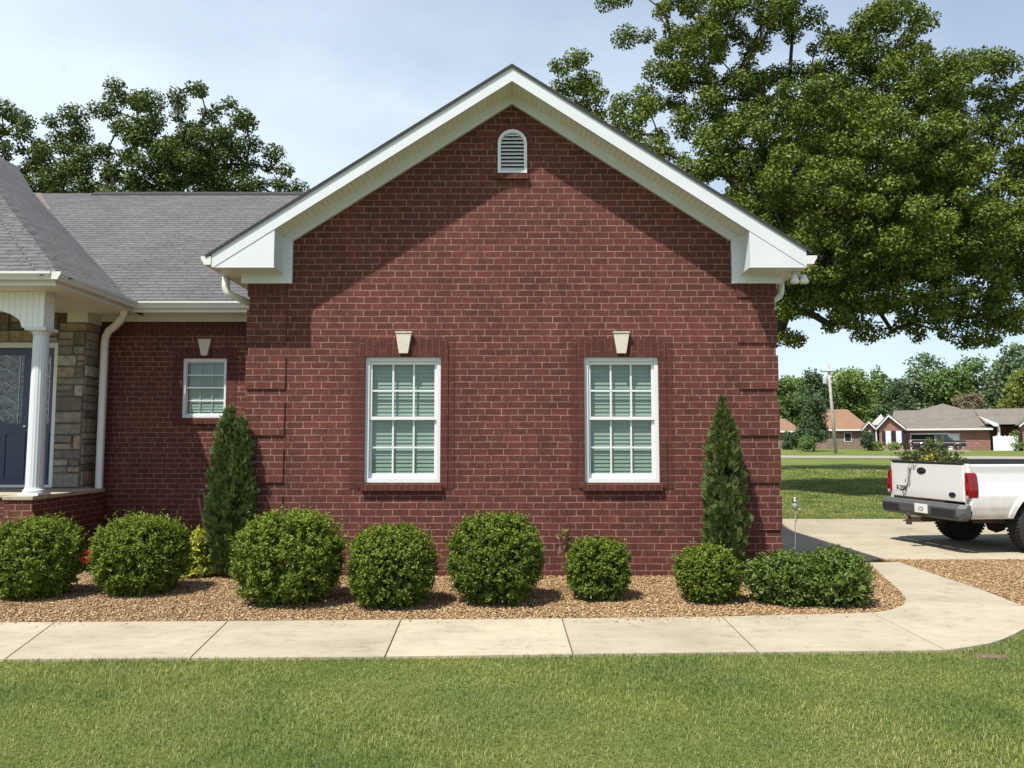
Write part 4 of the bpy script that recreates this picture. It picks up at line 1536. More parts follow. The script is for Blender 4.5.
def thuja(u, u0, u1, v0, vb, label, twin=False):
    yb = gr(0, vb)[1]
    Yc = yb + .12
    rx = (u1 - u0) / 2 / FOC * Yc
    h = at(u, v0, Yc).z
    root = empty('conical_evergreen', ((u - 512) / FOC * (Yc * .997), Yc, 0), label=label, cat='evergreen', group='narrow conical evergreens by the house corners')
    lv = Leaves()
    leaders = [(0, 0, 1.0, 1.0)] if not twin else [(-.05, 0, 1.0, .80), (.13, .0, .94, .60)]
    for (lx, ly, hs, rs_) in leaders:
        npl = int(150 * rs_)
        tt = np.concatenate([rng.uniform(0, 1, npl) ** 1.1, np.linspace(.84, 1.06, 12)])
        aa = rng.uniform(0, 6.283, len(tt))
        per = 30
        n_ = len(tt) * per
        tp0 = np.repeat(tt, per)
        ap0 = np.repeat(aa, per)
        pr0 = np.interp(tp0, [0, .08, .3, .55, .8, .93, 1.0], [.66, .86, 1.0, .88, .52, .22, .0]) * rx * rs_ * .86
        ph = np.repeat(rng.uniform(.20, .42, len(tt)) * np.interp(tt, [0, 1], [1.1, .7]), per)      # plume height
        q = rng.uniform(0, 1, n_)
        wid_ = .075 * np.sin(np.pi * np.clip(q * .85 + .15, 0, 1)) ** .7 * rng.uniform(.2, 1, n_)
        b0 = rng.uniform(0, 6.283, n_)
        fin = np.repeat(rng.uniform(.62, 1.0, len(tt)), per)
        Bx = lx * np.minimum(1, tp0 * 2) + np.cos(ap0) * pr0 * fin + np.cos(b0) * wid_
        By = ly + np.sin(ap0) * pr0 * fin + np.sin(b0) * wid_
        Bz = .06 + tp0 * (h * hs - .25) + ph * q * np.interp(tp0, [.85, 1], [1, .55])
        B = np.stack([Bx, By, Bz], 1)
        out = np.stack([np.cos(b0) * .6 + np.cos(ap0) * .7, np.sin(b0) * .6 + np.sin(ap0) * .7, np.zeros(n_)], 1)
        D = out * rng.uniform(.15, .75, n_)[:, None] + np.array([0, 0, 1.0]) + rng.normal(size=(n_, 3)) * .2
        D = nrm(D)
        tang = np.stack([-np.sin(b0), np.cos(b0), np.zeros(n_)], 1)
        side = nrm(np.where(rng.uniform(size=(n_, 1)) < .6, tang, out) + rng.normal(size=(n_, 3)) * .35)
        side = nrm(side - D * (side * D).sum(1, keepdims=True))
        NN = np.cross(D, side)
        t = tp0
        L0 = rng.uniform(.06, .12, n_) * np.interp(t, [0, .8, 1], [1.1, .9, .75])
        tp = rng.uniform(0, 1, n_) ** 2
        for (off, ang, sc_) in ((0, 0, 1.0), (.25, .7, .62), (.25, -.7, .62), (.5, .6, .5), (.5, -.6, .5), (.05, .9, .5), (.05, -.9, .5)):
            dd_ = D * math.cos(ang) + side * math.sin(ang)
            V_, F_, T_ = leafarr(B + D * (L0 * off)[:, None], dd_, NN + rng.normal(size=(n_, 3)) * .15, L0 * sc_, L0 * sc_ * .30, .05, tp * (.35 + off * .6))
            lv.add(V_, F_, T_)
    lv.build('foliage', M['thuja'], root)
    mb = MB()
    mb.tube([(0, 0, -.02), (.01, 0, h * .3), (0, .01, h * .6), (-.0, 0, h * .93)], [.045, .035, .022, .005], 8)
    for k in range(16):
        a = k * 2.4
        z = .12 + k * h * .045
        q = rx * .6
        mb.tube([(0, 0, z), (math.cos(a) * q * .5, math.sin(a) * q * .5, z + .07), (math.cos(a) * q, math.sin(a) * q, z + .26)], [.012, .008, .003], 5)
    mb.build('stem', M['twig'], root, smooth=True)


thuja(231, 210, 254, 411, 581, 'conical dark evergreen with twin tips beside the recessed small window', twin=True)
thuja(723, 701, 747, 405, 584, 'conical dark evergreen with a single pointed tip near the driveway corner')

# small plants
def tuft(name, u, vb, n_, h, r_, m_, label, cat_, Lf, Wf, petal=None):
    x, y = gr(u, vb)
    root = empty(name, (x, y, 0), label=label, cat=cat_)
    lv = Leaves()
    d = rdir(n_)
    d[:, 2] = np.abs(d[:, 2])
    B = d * np.array([r_, r_, h * .75]) * rng.uniform(.2, 1, n_)[:, None] + np.array([0, 0, .02])
    shoots(lv, B, d + np.array([0, 0, .5]), np.full(n_, .08), 7, Lf, Wf, .3)
    lv.build('foliage', m_, root)
    mb = MB()
    stems(mb, h * .8, r_, 6, .6)
    mb.build('stem', M['twig'], root)
    return root


tuft('golden_shrub', 199, 578, 360, .72, .19, M['gold'], 'small bright yellow green plant tucked beside the left evergreen', 'plant', .07, .035)
rf_ = tuft('flowering_plant', 87, 572, 40, .20, .10, M['box'], 'tiny red flower between the two leftmost round shrubs', 'flower', .045, .02)
lv = Leaves()
d = rdir(70)
d[:, 2] = np.abs(d[:, 2])
shoots(lv, d * np.array([.10, .08, .10]) + np.array([0, 0, .13]), d, np.full(70, .04), 5, .04, .03, 0)
lv.build('petals', M['red'], rf_)

# withered plant behind the small boxwood
x, y = gr(577, 590)
root = empty('withered_plant', (x, y, 0), label='brown withered plant with curling leaves behind the small boxwood cube', cat='plant')
lv = Leaves()
st = MB()
for k in range(9):
    a = random.uniform(-2.6, 2.6) + math.pi / 2 * (1 if k % 2 else -1)
    rr = random.uniform(.08, .30)
    hh_ = random.uniform(.42, .72)
    pts = [(0, 0, 0), (math.cos(a) * rr * .3, math.sin(a) * rr * .2, hh_ * .6), (math.cos(a) * rr * .7, math.sin(a) * rr * .3, hh_), (math.cos(a) * rr * 1.2, math.sin(a) * rr * .4, hh_ * .9)]
    st.tube(pts, [.006, .005, .004, .002], 5)
    pp = np.array([Vector(pts[1]).lerp(Vector(pts[2]), t) for t in np.linspace(0, 1, 6)] + [Vector(pts[2]).lerp(Vector(pts[3]), t) for t in np.linspace(0, 1, 6)])
    V_, F_, T_ = leafarr(pp, rdir(12) + np.array([0, 0, .3]), rdir(12), rng.uniform(.05, .10, 12), rng.uniform(.02, .035, 12), .25, np.zeros(12))
    lv.add(V_, F_, T_)
lv.build('foliage', M['dry'], root)
st.build('stem', M['twig'], root)

# bent standpipe by the recessed wall
p0 = at(201, 492, 12.6)
root = MB()
root.tube([(p0.x + .06, 12.62, -.02), (p0.x + .05, 12.62, .4), (p0.x - .03, 12.62, .75), (p0.x - .04, 12.62, p0.z - .1), (p0.x - .02, 12.62, p0.z - .02), (p0.x + .04, 12.6, p0.z), (p0.x + .06, 12.6, p0.z - .07)], .022, 8)
root.lathe([(.0, 0), (.05, 0), (.055, .012), (.05, .024), (.0, .025)], (p0.x + .02, 12.6, p0.z + .02), 10)
tag(root.build('standpipe', plain('copper_brown', (.24, .14, .11), .5, .2, 12), smooth=True), 'thin brown bent water pipe against the recessed brick wall', 'pipe')

# solar garden light
x, y = (794 - 512) / FOC * 9.2, 9.25
root = empty('garden_light', (x, y, 0), label='thin stake garden light with a clear lantern by the house corner', cat='garden light')
zt = at(794, 497, y).z
mb = MB()
mb.tube([(-.02, 0, -.05), (0, 0, zt - .14)], .0055, 8)
mb.tube([(0, 0, zt - .30), (.05, 0, zt - .2), (.055, 0, zt - .16)], .004, 6)
mb.build('stake', plain('dull_metal', (.16, .15, .14), .6, .2, 20), root, smooth=True)
mb = MB()
mb.lathe([(.010, zt - .15), (.022, zt - .14), (.028, zt - .10), (.026, zt - .06)], (0, 0, 0), 12)
mb.lathe([(.004, zt - .165), (.018, zt - .16), (.018, zt - .14), (.004, zt - .135)], (.055, 0, 0), 10)
mb.build('lantern', plain('smoky_glass', (.30, .31, .30), .15, .3, 30), root, smooth=True)
mb = MB()
mb.lathe([(.034, zt - .06), (.036, zt - .05), (.03, zt - .035), (.008, zt - .03), (.012, zt - .012), (.002, zt)], (0, 0, 0), 12)
mb.build('lantern_cap', M['steel'], root, smooth=True)


# ------------------------------------------------------------------ trees
def poisson(lobes, n_, dmin, shell=.55):
    """tip points spread through ellipsoid lobes (cx,cy,cz,rx,ry,rz)"""
    out = []
    vol = np.array([l[3] * l[4] * l[5] for l in lobes]) ** .8
    pr = vol / vol.sum()
    tries = 0
    arr = np.zeros((n_, 3))
    k = 0
    while k < n_ and tries < n_ * 30:
        tries += 1
        l = lobes[rng.choice(len(lobes), p=pr)]
        d = rng.normal(size=3)
        d /= np.linalg.norm(d)
        q = rng.uniform(shell ** 3, 1) ** (1 / 3)
        p = np.array(l[:3]) + d * np.array(l[3:6]) * q
        if k and (np.linalg.norm(arr[:k] - p, axis=1) < dmin).any():
            continue
        arr[k] = p
        k += 1
    return arr[:k]


def grow(base, mid, pts, bal=.35, jit=.12):
    """minimum-cost branching from a trunk to the tip points"""
    base, mid = np.array(base, float), np.array(mid, float)
    nodes = [base + (mid - base) * t + np.array([.08 * math.sin(t * 5), .08 * math.sin(t * 4 + 1), 0]) for t in np.linspace(0, 1, 7)]
    par = [-1] + list(range(6))
    plen = [np.linalg.norm(mid - base) * t for t in np.linspace(0, 1, 7)]
    n_ = len(pts)
    best = np.full(n_, 1e9)
    bi = np.zeros(n_, int)
    usable = list(range(4, 7))
    for i in usable:
        c = np.linalg.norm(pts - nodes[i], axis=1) + bal * plen[i]
        m_ = c < best
        best[m_], bi[m_] = c[m_], i
    left = np.ones(n_, bool)
    tips = []
    for _ in range(n_):
        k = int(np.argmin(np.where(left, best, 1e9)))
        left[k] = False
        i = int(bi[k])
        p, q = nodes[i], pts[k]
        dist = np.linalg.norm(q - p)
        seg = max(1, int(dist / .7))
        prev = i
        for s_ in range(1, seg + 1):
            t = s_ / seg
            x = p + (q - p) * t
            if s_ < seg:
                x = x + rng.normal(size=3) * jit * min(1, dist) + np.array([0, 0, .10 * dist * math.sin(math.pi * t)])
            nodes.append(x)
            par.append(prev)
            plen.append(plen[prev] + dist / seg)
            prev = len(nodes) - 1
            c = np.linalg.norm(pts - x, axis=1) + bal * plen[prev]
            m_ = (c < best) & left
            best[m_], bi[m_] = c[m_], prev
        tips.append(prev)
    return np.array(nodes), np.array(par), tips


def treemesh(nodes, par, tips, rt, rmax, expo=2.3):
    n_ = len(nodes)
    w_ = np.zeros(n_)
    w_[tips] = 1
    for i in range(n_ - 1, 0, -1):
        w_[par[i]] += w_[i]
    r_ = np.minimum(rt * np.maximum(w_, .7) ** (1 / expo), rmax)
    return r_


def tubes_np(nodes, par, r_, k=6):
    idx = np.arange(1, len(nodes))
    A, B = nodes[par[idx]], nodes[idx]
    ra = np.minimum(r_[par[idx]], r_[idx] * 1.35)
    rb = r_[idx]
    D = nrm(B - A)
    ref = np.where(np.abs(D[:, 2:3]) < .9, np.array([[0, 0, 1.0]]), np.array([[1.0, 0, 0]]))
    U = nrm(np.cross(D, ref))
    W_ = np.cross(D, U)
    ang = np.arange(k) * 2 * math.pi / k
    ring = U[:, None] * np.cos(ang)[None, :, None] + W_[:, None] * np.sin(ang)[None, :, None]
    E = D * (rb * .5)[:, None]
    VA = (A - E)[:, None] + ring * ra[:, None, None]
    VB = (B + E)[:, None] + ring * rb[:, None, None]
    V = np.concatenate([VA, VB], 1).reshape(-1, 3)
    m_ = len(idx)
    f = np.array([[j, (j + 1) % k, k + (j + 1) % k, k + j] for j in range(k)])
    F = (f[None] + (np.arange(m_) * 2 * k)[:, None, None]).reshape(-1, 4)
    return V, F


def tree(name, label, base, mid, lobes, npts, dmin, leaves, cl, Lf, Wf, m_, rt=.02, rmax=.5, group=None, cat_='tree', shell=.5, bal=.35, bark=None, sag=0.0):
    base = np.array(base, float)
    root = empty(name, tuple(base), label=label, cat=cat_, group=group)
    pts = poisson(lobes, npts, dmin, shell)
    nodes, par, tips = grow(base, mid, pts, bal)
    nodes = nodes - base
    r_ = treemesh(nodes, par, tips, rt, rmax)
    r_[0] *= 1.35
    V, F = tubes_np(nodes, par, r_)
    npmesh('trunk', V, F, bark or M['bark'], root, smooth=True)
    T = nodes[tips]
    n_ = len(T)
    # clump sizes vary a lot, so that light shows through
    cs = rng.uniform(.55, 1.3, n_)
    cnt = np.maximum(4, (leaves * cs ** 2).astype(int))
    C = np.repeat(T, cnt, 0)
    k = len(C)
    rad = np.repeat(cs, cnt)[:, None] * cl
    d = rdir(k)
    q = rng.uniform(0, 1, (k, 1)) ** .40
    off = d * q * rad * np.array([1, 1, .72])
    P_ = C + off
    P_[:, 2] -= sag * (off[:, 0] ** 2 + off[:, 1] ** 2) / max(cl, .01)
    D = d * .5 + rng.normal(size=(k, 3)) * .7 + np.array([0, 0, -.25])
    NN = d * 1.0 + np.array([0, 0, .55]) + rng.normal(size=(k, 3)) * .38
    s_ = rng.uniform(.7, 1.25, k)
    V, F, _ = leafarr(P_, D, NN, Lf * s_, Wf * s_, .10)
    npmesh('crown', V, F, m_, root)
    return root


def lobe(u, v, Y, rpx, ry=None, sq=.85):
    p = at(u, v, Y)
    r_ = rpx / FOC * Y
    return (p.x, p.y, p.z, r_, (ry or r_), r_ * sq)


OY = 26.0
LB = [lobe(570, 72, OY, 20, 1.0), lobe(590, 100, OY, 22), lobe(622, 122, OY, 30, 1.2), lobe(650, 150, OY - .5, 24), lobe(660, 95, OY + 1, 20),
      lobe(638, 35, OY + 1, 16), lobe(672, 18, OY + .5, 26), lobe(690, 60, OY, 34, 1.4), lobe(740, 20, OY, 40, 1.5), lobe(735, 95, OY + .5, 36), lobe(790, 20, OY, 26), lobe(700, 120, OY, 26),
      lobe(745, 150, OY - 1, 44, 1.6), lobe(700, 165, OY - 1, 22), lobe(775, 90, OY + 1.5, 26),
      lobe(800, 125, OY - 2, 46, 1.6), lobe(810, 190, OY - 2.6, 52, 1.8), lobe(760, 215, OY - 1.2, 40, 1.5), lobe(845, 60, OY, 38), lobe(885, 40, OY - .5, 42, 1.6), lobe(905, 95, OY - 1.5, 48, 1.8), lobe(950, 90, OY, 34),
      lobe(985, 68, OY, 22), lobe(1005, 105, OY + .5, 26), lobe(870, 150, OY - 2.5, 52, 1.8), lobe(930, 160, OY - 2, 50, 1.8), lobe(985, 150, OY, 38), lobe(880, 230, OY - 2.8, 58, 2.0), lobe(950, 230, OY - 2, 52, 1.8), lobe(1005, 215, OY - 1, 40),
      lobe(820, 260, OY - 2.5, 48, 1.7), lobe(795, 300, OY - 1.5, 26, 1.2), lobe(792, 336, OY - 1, 15, .8), lobe(850, 300, OY - 2, 34, 1.3), lobe(905, 290, OY - 2.2, 40, 1.5), lobe(965, 290, OY - 1.5, 40, 1.5), lobe(1010, 300, OY - .5, 32), lobe(930, 325, OY - 1, 22), lobe(985, 330, OY - 1, 22), lobe(880, 322, OY - 1, 16),
      lobe(1060, 260, OY, 50, 1.8), lobe(1070, 160, OY, 50, 1.8), lobe(1060, 90, OY, 34),
      lobe(830, 130, OY + 2.5, 50, 1.8), lobe(900, 190, OY + 3, 60, 2.2), lobe(960, 240, OY + 3, 50, 2.0), lobe(780, 230, OY + 2, 40, 1.6), lobe(860, 270, OY + 2.8, 46, 1.8),
      lobe(700, -30, OY + .5, 36), lobe(780, -40, OY, 44), lobe(620, -5, OY + 1, 14)]
tree('oak_tree', 'big green oak with spreading crown behind the driveway and gable', (7.3, 26.8, -.05), (7.6, 26.3, 6.8), LB, 1080, .70, 430, .45, .104, .072, M['oak'], rt=.015, rmax=.42, bal=.28, sag=.10)

L2 = [lobe(700, 235, 43, 34, 2.5), lobe(750, 215, 43, 36, 3), lobe(800, 225, 43, 40, 3), lobe(850, 235, 43, 40, 3), lobe(900, 250, 43, 30, 2.5), lobe(770, 270, 43, 36, 3), lobe(830, 280, 43, 34, 3), lobe(800, 180, 44, 36, 3)]
tree('oak_tree', 'second oak mostly hidden behind the big spreading one', (13.6, 43.5, .15), (13.7, 43, 7.0), L2, 260, .9, 110, .8, .22, .14, M['oak'], rt=.03, rmax=.5)

LY = 29.0
LL = [lobe(195, 110, LY, 28), lobe(225, 125, LY, 30), lobe(160, 125, LY, 34), lobe(122, 92, LY, 16), lobe(115, 115, LY, 18), lobe(200, 150, LY - .5, 36), lobe(240, 150, LY + .5, 18), lobe(150, 170, LY, 38), lobe(195, 190, LY, 34), lobe(110, 165, LY, 24), lobe(240, 185, LY, 22),
      lobe(270, 160, LY + .5, 15), lobe(282, 185, LY + .5, 18), lobe(70, 130, LY + .5, 20), lobe(60, 155, LY, 26), lobe(80, 185, LY, 26), lobe(140, 200, LY, 40), lobe(220, 205, LY, 36), lobe(300, 186, LY + .5, 6), lobe(185, 165, LY + 2, 30)]
tree('oak_tree', 'oak with open rounded crown rising behind the grey main roof', tuple(gr(165, 475)[:1]) [:0] + (at(165, 300, LY).x, LY, 0), (at(165, 300, LY).x + .1, LY, 5.2), LL, 330, .74, 430, .48, .112, .080, M['oakleft'], rt=.022, rmax=.45, bal=.28)
LL2 = [lobe(15, 118, LY + 2, 15), lobe(-5, 140, LY + 2, 24), lobe(30, 145, LY + 2, 16), lobe(15, 165, LY + 2, 26), lobe(40, 180, LY + 2, 20), lobe(-30, 160, LY + 2, 34), lobe(-20, 110, LY + 2, 18)]
tree('oak_tree', 'smaller oak above the porch roof at the far left edge', (at(-10, 300, LY + 2).x, LY + 2, 0), (at(-10, 300, LY + 2).x, LY + 2, 5.5), LL2, 100, .74, 430, .48, .112, .080, M['oakleft'], rt=.022, rmax=.4, bal=.28)


def fartree(u, vt, wpx, Y, kind, label, vb=None, npts=130, conic=False, leaf=.85):
    zb = hz(Y)
    top = at(u, vt, Y)
    x = top.x
    H = (top.z - zb) * 1.08
    rx = wpx / 2 / FOC * Y * (1.2 if not conic else 1)
    lobes = []
    cz = zb + H * .56
    k = 9
    if conic:
        for t in np.linspace(.12, .92, 8):
            lobes.append((x, Y, zb + H * t, rx * (1.02 - t), rx * (1.02 - t), H * .1))
    else:
        for i in range(k):
            a = i * 2.399
            q = rx * .55 * math.sqrt((i + .5) / k)
            lobes.append((x + q * math.cos(a), Y + q * math.sin(a), cz + random.uniform(-.22, .28) * H, rx * random.uniform(.38, .6), rx * .5, H * random.uniform(.14, .22)))
        lobes.append((x, Y, zb + H * .84, rx * .45, rx * .45, H * .15))
        lobes.append((x, Y, zb + H * .38, rx * .85, rx * .7, H * .22))
    s_ = max(.35, H / 16)
    tree('deciduous_tree' if not conic else 'conical_shrub', label, (x, Y, zb - .05), (x, Y, zb + H * .28), lobes, npts, .32 * s_ * 2, 70, 1.45 * s_, leaf * s_ * .72, leaf * s_ * .52, M[kind], rt=.035 * s_, rmax=.35 * s_, cat_='tree' if not conic else 'shrub',
         group='trees behind the far houses' if not conic else None, shell=.4)


fartree(782, 384, 40, 140, 'far_mid', 'mid green tree right beside the brick wall edge, above the tan roofed garage')
fartree(800, 383, 34, 150, 'far_light', 'pale green rounded tree left of the utility pole behind the brown roofs')
fartree(818, 377, 30, 134, 'far_dark', 'dark green tree directly behind the utility pole')
fartree(846, 371, 44, 138, 'far_light', 'bright light green tree just right of the utility pole')
fartree(876, 373, 36, 146, 'far_mid', 'mid green tree over the pale gable of the far brick house')
fartree(893, 388, 30, 130, 'far_dark', 'low dark tree close above the far house ridge')
fartree(921, 358, 56, 150, 'far_blue', 'tallest grey green tree above the far garage')
fartree(945, 372, 36, 142, 'far_mid', 'mid green tree right of the tallest grey green one')
fartree(972, 364, 50, 148, 'far_mid', 'wide tree behind the right half of the far house roof')
fartree(968, 396, 26, 128, 'far_brown', 'low brownish tree just above the far house ridge')
fartree(1008, 352, 60, 140, 'far_blue', 'tall tree at the right edge above the white fence')
fartree(1022, 372, 40, 112, 'far_gold', 'yellow green tree at the right edge close over the far wing')
fartree(1060, 360, 60, 150, 'far_mid', 'mid green tree just outside the right edge')
fartree(1110, 356, 70, 150, 'far_dark', 'dark tree farther out past the right edge')
fartree(1170, 360, 70, 150, 'far_light', 'light tree farthest out past the right edge')
fartree(812, 399, 28, 96, 'far_dark', 'small dark green tree between the two brown roofed houses', npts=110)

# ------------------------------------------------------------------ far houses
FB = brickmat('far_brick', (0.27, 0.13, 0.10), (0.19, 0.09, 0.075), (0.33, 0.26, 0.22), bw=.5, rh=.2, ms=.02, bstr=.2)
FB2 = brickmat('far_tan_brick', (0.21, 0.16, 0.13), (0.16, 0.12, 0.10), (0.26, 0.22, 0.18), bw=.5, rh=.2, ms=.02, bstr=.2)
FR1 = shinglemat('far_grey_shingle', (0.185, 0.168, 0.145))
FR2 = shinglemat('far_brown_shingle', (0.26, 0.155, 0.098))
FY = 104.0
Z0 = hz(FY)


UC = [940]
COSR = math.cos(math.atan((940 - 512) / FOC))


def fx(u, v=440, Y=FY):
    """x in a house's own unturned frame"""
    return at(UC[0], 440, FY).x + (u - UC[0]) * Y / FOC * COSR


def fz(v, Y=FY):
    return at(512, v, Y).z


fh = empty('ranch_house', (fx(940), FY, Z0), R(-26), label='far single storey brick house with grey roof and open garage', cat='house')


def part(mb, name, m_, parent=fh, **kw):
    return mb.build(name, m_, parent, world=True, **kw)


ze = fz(428.5)
gx0, gx1, gzt = fx(911), fx(948), fz(434.5)
mb = wall_holes([(fx(903), Z0 - .3), (fx(989), Z0 - .3), (fx(989), ze + .1), (fx(903), ze + .1)], [[(gx0, Z0 - .2), (gx1, Z0 - .2), (gx1, gzt), (gx0, gzt)], rect(fx(952), fx(959.5), fz(443.5), fz(434.5))], FY, .3)
mb.poly([(fx(989), FY, Z0 - .3), (fx(989), FY + 12, Z0 - .3), (fx(989), FY + 12, ze + .1), (fx(989), FY, ze + .1)])
part(mb, 'wall', FB, recalc=False)
mb = MB()
mb.box(gx0 - .15, gx0, FY - .03, FY + .1, Z0, gzt + .15)
mb.box(gx1, gx1 + .45, FY - .03, FY + .1, Z0, gzt + .15)
mb.box(gx0, gx1, FY - .03, FY + .1, gzt, gzt + .2)
part(mb, 'garage_frame', M['white'])
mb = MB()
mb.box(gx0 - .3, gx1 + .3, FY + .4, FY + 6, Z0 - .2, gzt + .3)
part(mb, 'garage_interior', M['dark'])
mb = MB()
mb.box(fx(952), fx(959.5), FY + .05, FY + .15, fz(443.5), fz(434.5))
mb.box(fx(952) - .1, fx(959.5) + .1, FY - .03, FY + .0, fz(434.5) + .001, fz(434.5) + .12)
part(mb, 'window', M['white'])
# main hip roof
zr = fz(410, FY + 6)
mb = MB()
e0, e1 = fx(888), fx(991.5)
y0, y1, ym = FY - .6, FY + 13, FY + 6.2
za = ze - .02
rl, rr_ = fx(894), fx(980)
pk = fx(949)
mb.poly([(e0, y0, za), (e1, y0, za), (rr_, ym, zr), (rl, ym, zr)])
mb.poly([(e0, y0, za), (rl, ym, zr), (e0, y1, za)])
mb.poly([(e1, y0, za), (e1, y1, za), (rr_, ym, zr)])
mb.poly([(e0, y1, za), (rl, ym, zr), (rr_, ym, zr), (e1, y1, za)])
mb.poly([(fx(913), ym - .4, zr - .3), (fx(975), ym - .4, zr - .3), (pk, ym + 4, fz(404, FY + 10))])
mb.poly([(e0, y0, za), (e1, y0, za), (e1, y1, za), (e0, y1, za)])
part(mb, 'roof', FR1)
mb = MB()
mb.box(e0, e1, y0 - .14, y0 + .05, za - .22, za - .002)
part(mb, 'gutter', M['gutter'])


def front_gable(ua, ub, uap, vap, ve, Y, lab, wins=()):
    """brick front gable with white rakes"""
    xa, xb, xp, zp, zz = fx(ua, 440, Y), fx(ub, 440, Y), fx(uap, 440, Y), fz(vap, Y), fz(ve, Y)
    mb = MB()
    mb.prism([(xa + .35, Z0 - .3), (xb - .35, Z0 - .3), (xb - .35, zz), (xp, zp - .25), (xa + .35, zz)], 'y', Y, Y + 8)
    part(mb, 'wall', FB)
    mb = MB()
    mb.prism([(xa, zz - .2), (xp, zp - .32), (xb, zz - .2), (xb, zz + .06), (xp, zp), (xa, zz + .06)], 'y', Y - .45, Y - .3)
    part(mb, 'rake_board', M['white'])
    mb = MB()
    mb.prism([(xa - .1, zz + .05), (xp, zp + .001), (xb + .1, zz + .05), (xb + .1, zz + .15), (xp, zp + .12), (xa - .1, zz + .15)], 'y', Y - .5, Y + 9)
    part(mb, 'roof', FR1)
    for uw in wins:
        xc = fx(uw, 440, Y)
        mb = MB()
        mb.box(xc - .32, xc + .32, Y - .06, Y - .001, fz(444.5, Y), fz(430.5, Y))
        wn = part(mb, 'window', M['white'])
        for s in (-1, 1):
            mb = MB()
            mb.box(xc + s * .56 - .2, xc + s * .56 + .2, Y - .08, Y - .002, fz(444.5, Y), fz(430.5, Y))
            part(mb, 'shutter', M['dark'], wn)


front_gable(873.5, 904, 887, 413.5, 428, FY - 2.5, '', (886, 897))
front_gable(858.5, 875, 866.5, 420, 429.5, FY - 1, '', (865,))
mb = MB()
mb.prism([(fx(868), fz(424)), (fx(888), fz(424)), (fx(880), fz(412.5))], 'y', FY + 2, FY + 6)
part(mb, 'gable_wall', M['gutter'])
# right wing with porch
mb = MB()
mb.box(fx(989) + .01, fx(1070), FY + 3, FY + 11, Z0 - .3, fz(426))
part(mb, 'wall', FB)
mb = MB()
mb.poly([(fx(985), FY - .5, fz(425)), (fx(1075), FY - .5, fz(425)), (fx(1075), FY + 6, zr), (fx(978), FY + 6, zr)])
mb.poly([(fx(985), FY + 12, fz(425)), (fx(1075), FY + 12, fz(425)), (fx(1075), FY + 6, zr + .001), (fx(978), FY + 6, zr + .001)])
mb.poly([(fx(985), FY - .5, fz(425) - .01), (fx(1075), FY - .5, fz(425) - .01), (fx(1075), FY + 12, fz(425) - .01), (fx(985), FY + 12, fz(425) - .01)])
part(mb, 'roof', FR1)
mb = MB()
mb.box(fx(996), fx(998.5), FY - .3, FY - .1, Z0, fz(425) - .02)
part(mb, 'porch_post', M['white'])
mb = MB()
mb.prism([(fx(978), fz(417)), (fx(979.5), fz(417)), (fx(997), fz(424.5)), (fx(997), fz(427)), (fx(993), fz(427))], 'y', FY - .75, FY - .55)
part(mb, 'rake_board', M['white'])
front_gable(1015.5, 1050, 1032, 413, 426.5, FY - 3, '')



def turned(mb, name, m_):
    """one mesh standing in the far house's turned frame"""
    c = fh.location
    mb.v = [v - c for v in mb.v]
    o = mb.build(name, m_)
    o.location = c
    o.rotation_euler = fh.rotation_euler
    return o


mb = MB()
for k in range(6):
    a = fx(989) + k * (fx(1011.5) - fx(989)) / 6
    b_ = fx(989) + (k + 1) * (fx(1011.5) - fx(989)) / 6
    mb.box(a, b_ - .03, FY - 3.2, FY - 3.12, Z0 - .05, fz(436.5, FY - 3))
    mb.box(b_ - .10, b_ + .04, FY - 3.25, FY - 3.08, Z0 - .05, fz(435.8, FY - 3))
tag(turned(mb, 'fence', M['vinyl']), 'white solid panel fence beside the far brick house', 'fence')

# neighbouring houses with brown roofs
def hiphouse(name, label, u0, u1, ve, vr, ur0, ur1, vb, Y, wm, rm, wins):
    zb = fz(vb, Y)
    UC[0] = (u0 + u1) / 2
    root = empty(name, (at(UC[0], 440, FY).x, Y, zb), -math.atan((UC[0] - 512) / FOC), label=label, cat='house')
    root.location.x = at(UC[0], 440, Y).x
    shift = root.location.x - at(UC[0], 440, FY).x
    fx = lambda u, v=440, YY=Y: root.location.x + (u - UC[0]) * YY / FOC * .92
    xa, xb, zz = fx(u0, 440, Y), fx(u1, 440, Y), fz(ve, Y)
    mb = MB()
    mb.box(xa + .5, xb - .5, Y, Y + 11, zb - .6, zz + .05)
    part(mb, 'wall', wm, root)
    mb = MB()
    ra_, rb_ = fx(ur0, 440, Y + 5.5), fx(ur1, 440, Y + 5.5)
    zt_ = fz(vr, Y + 5.5)
    A, B, C, D = (xa, Y - .5, zz), (xb, Y - .5, zz), (xb, Y + 11.5, zz), (xa, Y + 11.5, zz)
    P1, P2 = (ra_, Y + 5.5, zt_), (rb_, Y + 5.5, zt_)
    for f in ([A, B, P2, P1], [B, C, P2], [C, D, P1, P2], [D, A, P1], [D, C, B, A]):
        mb.poly(f)
    part(mb, 'roof', rm, root)
    mb = MB()
    mb.box(xa, xb, Y - .62, Y - .5, zz - .2, zz + .02)
    part(mb, 'gutter', M['gutter'], root)
    for uw in wins:
        xc = fx(uw, 440, Y)
        mb = MB()
        mb.box(xc - .5, xc + .5, Y - .05, Y - .001, zb + .9, zb + 2.2)
        wn = part(mb, 'window', M['white'], root)
        mb = MB()
        mb.box(xc - .4, xc + .4, Y - .07, Y - .051, zb + 1.0, zb + 2.1)
        part(mb, 'pane', M['dark'], wn)


hiphouse('ranch_house', 'far tan brick house with a brown hip roof behind the utility pole', 810, 872, 429.5, 409.5, 828, 848, 448, 112, FB2, FR2, (848,))
hiphouse('ranch_house', 'far small house with brown roof next to the brick wall edge', 768, 803, 431, 419, 776, 786, 447.5, 110, FB2, FR2, (791,))

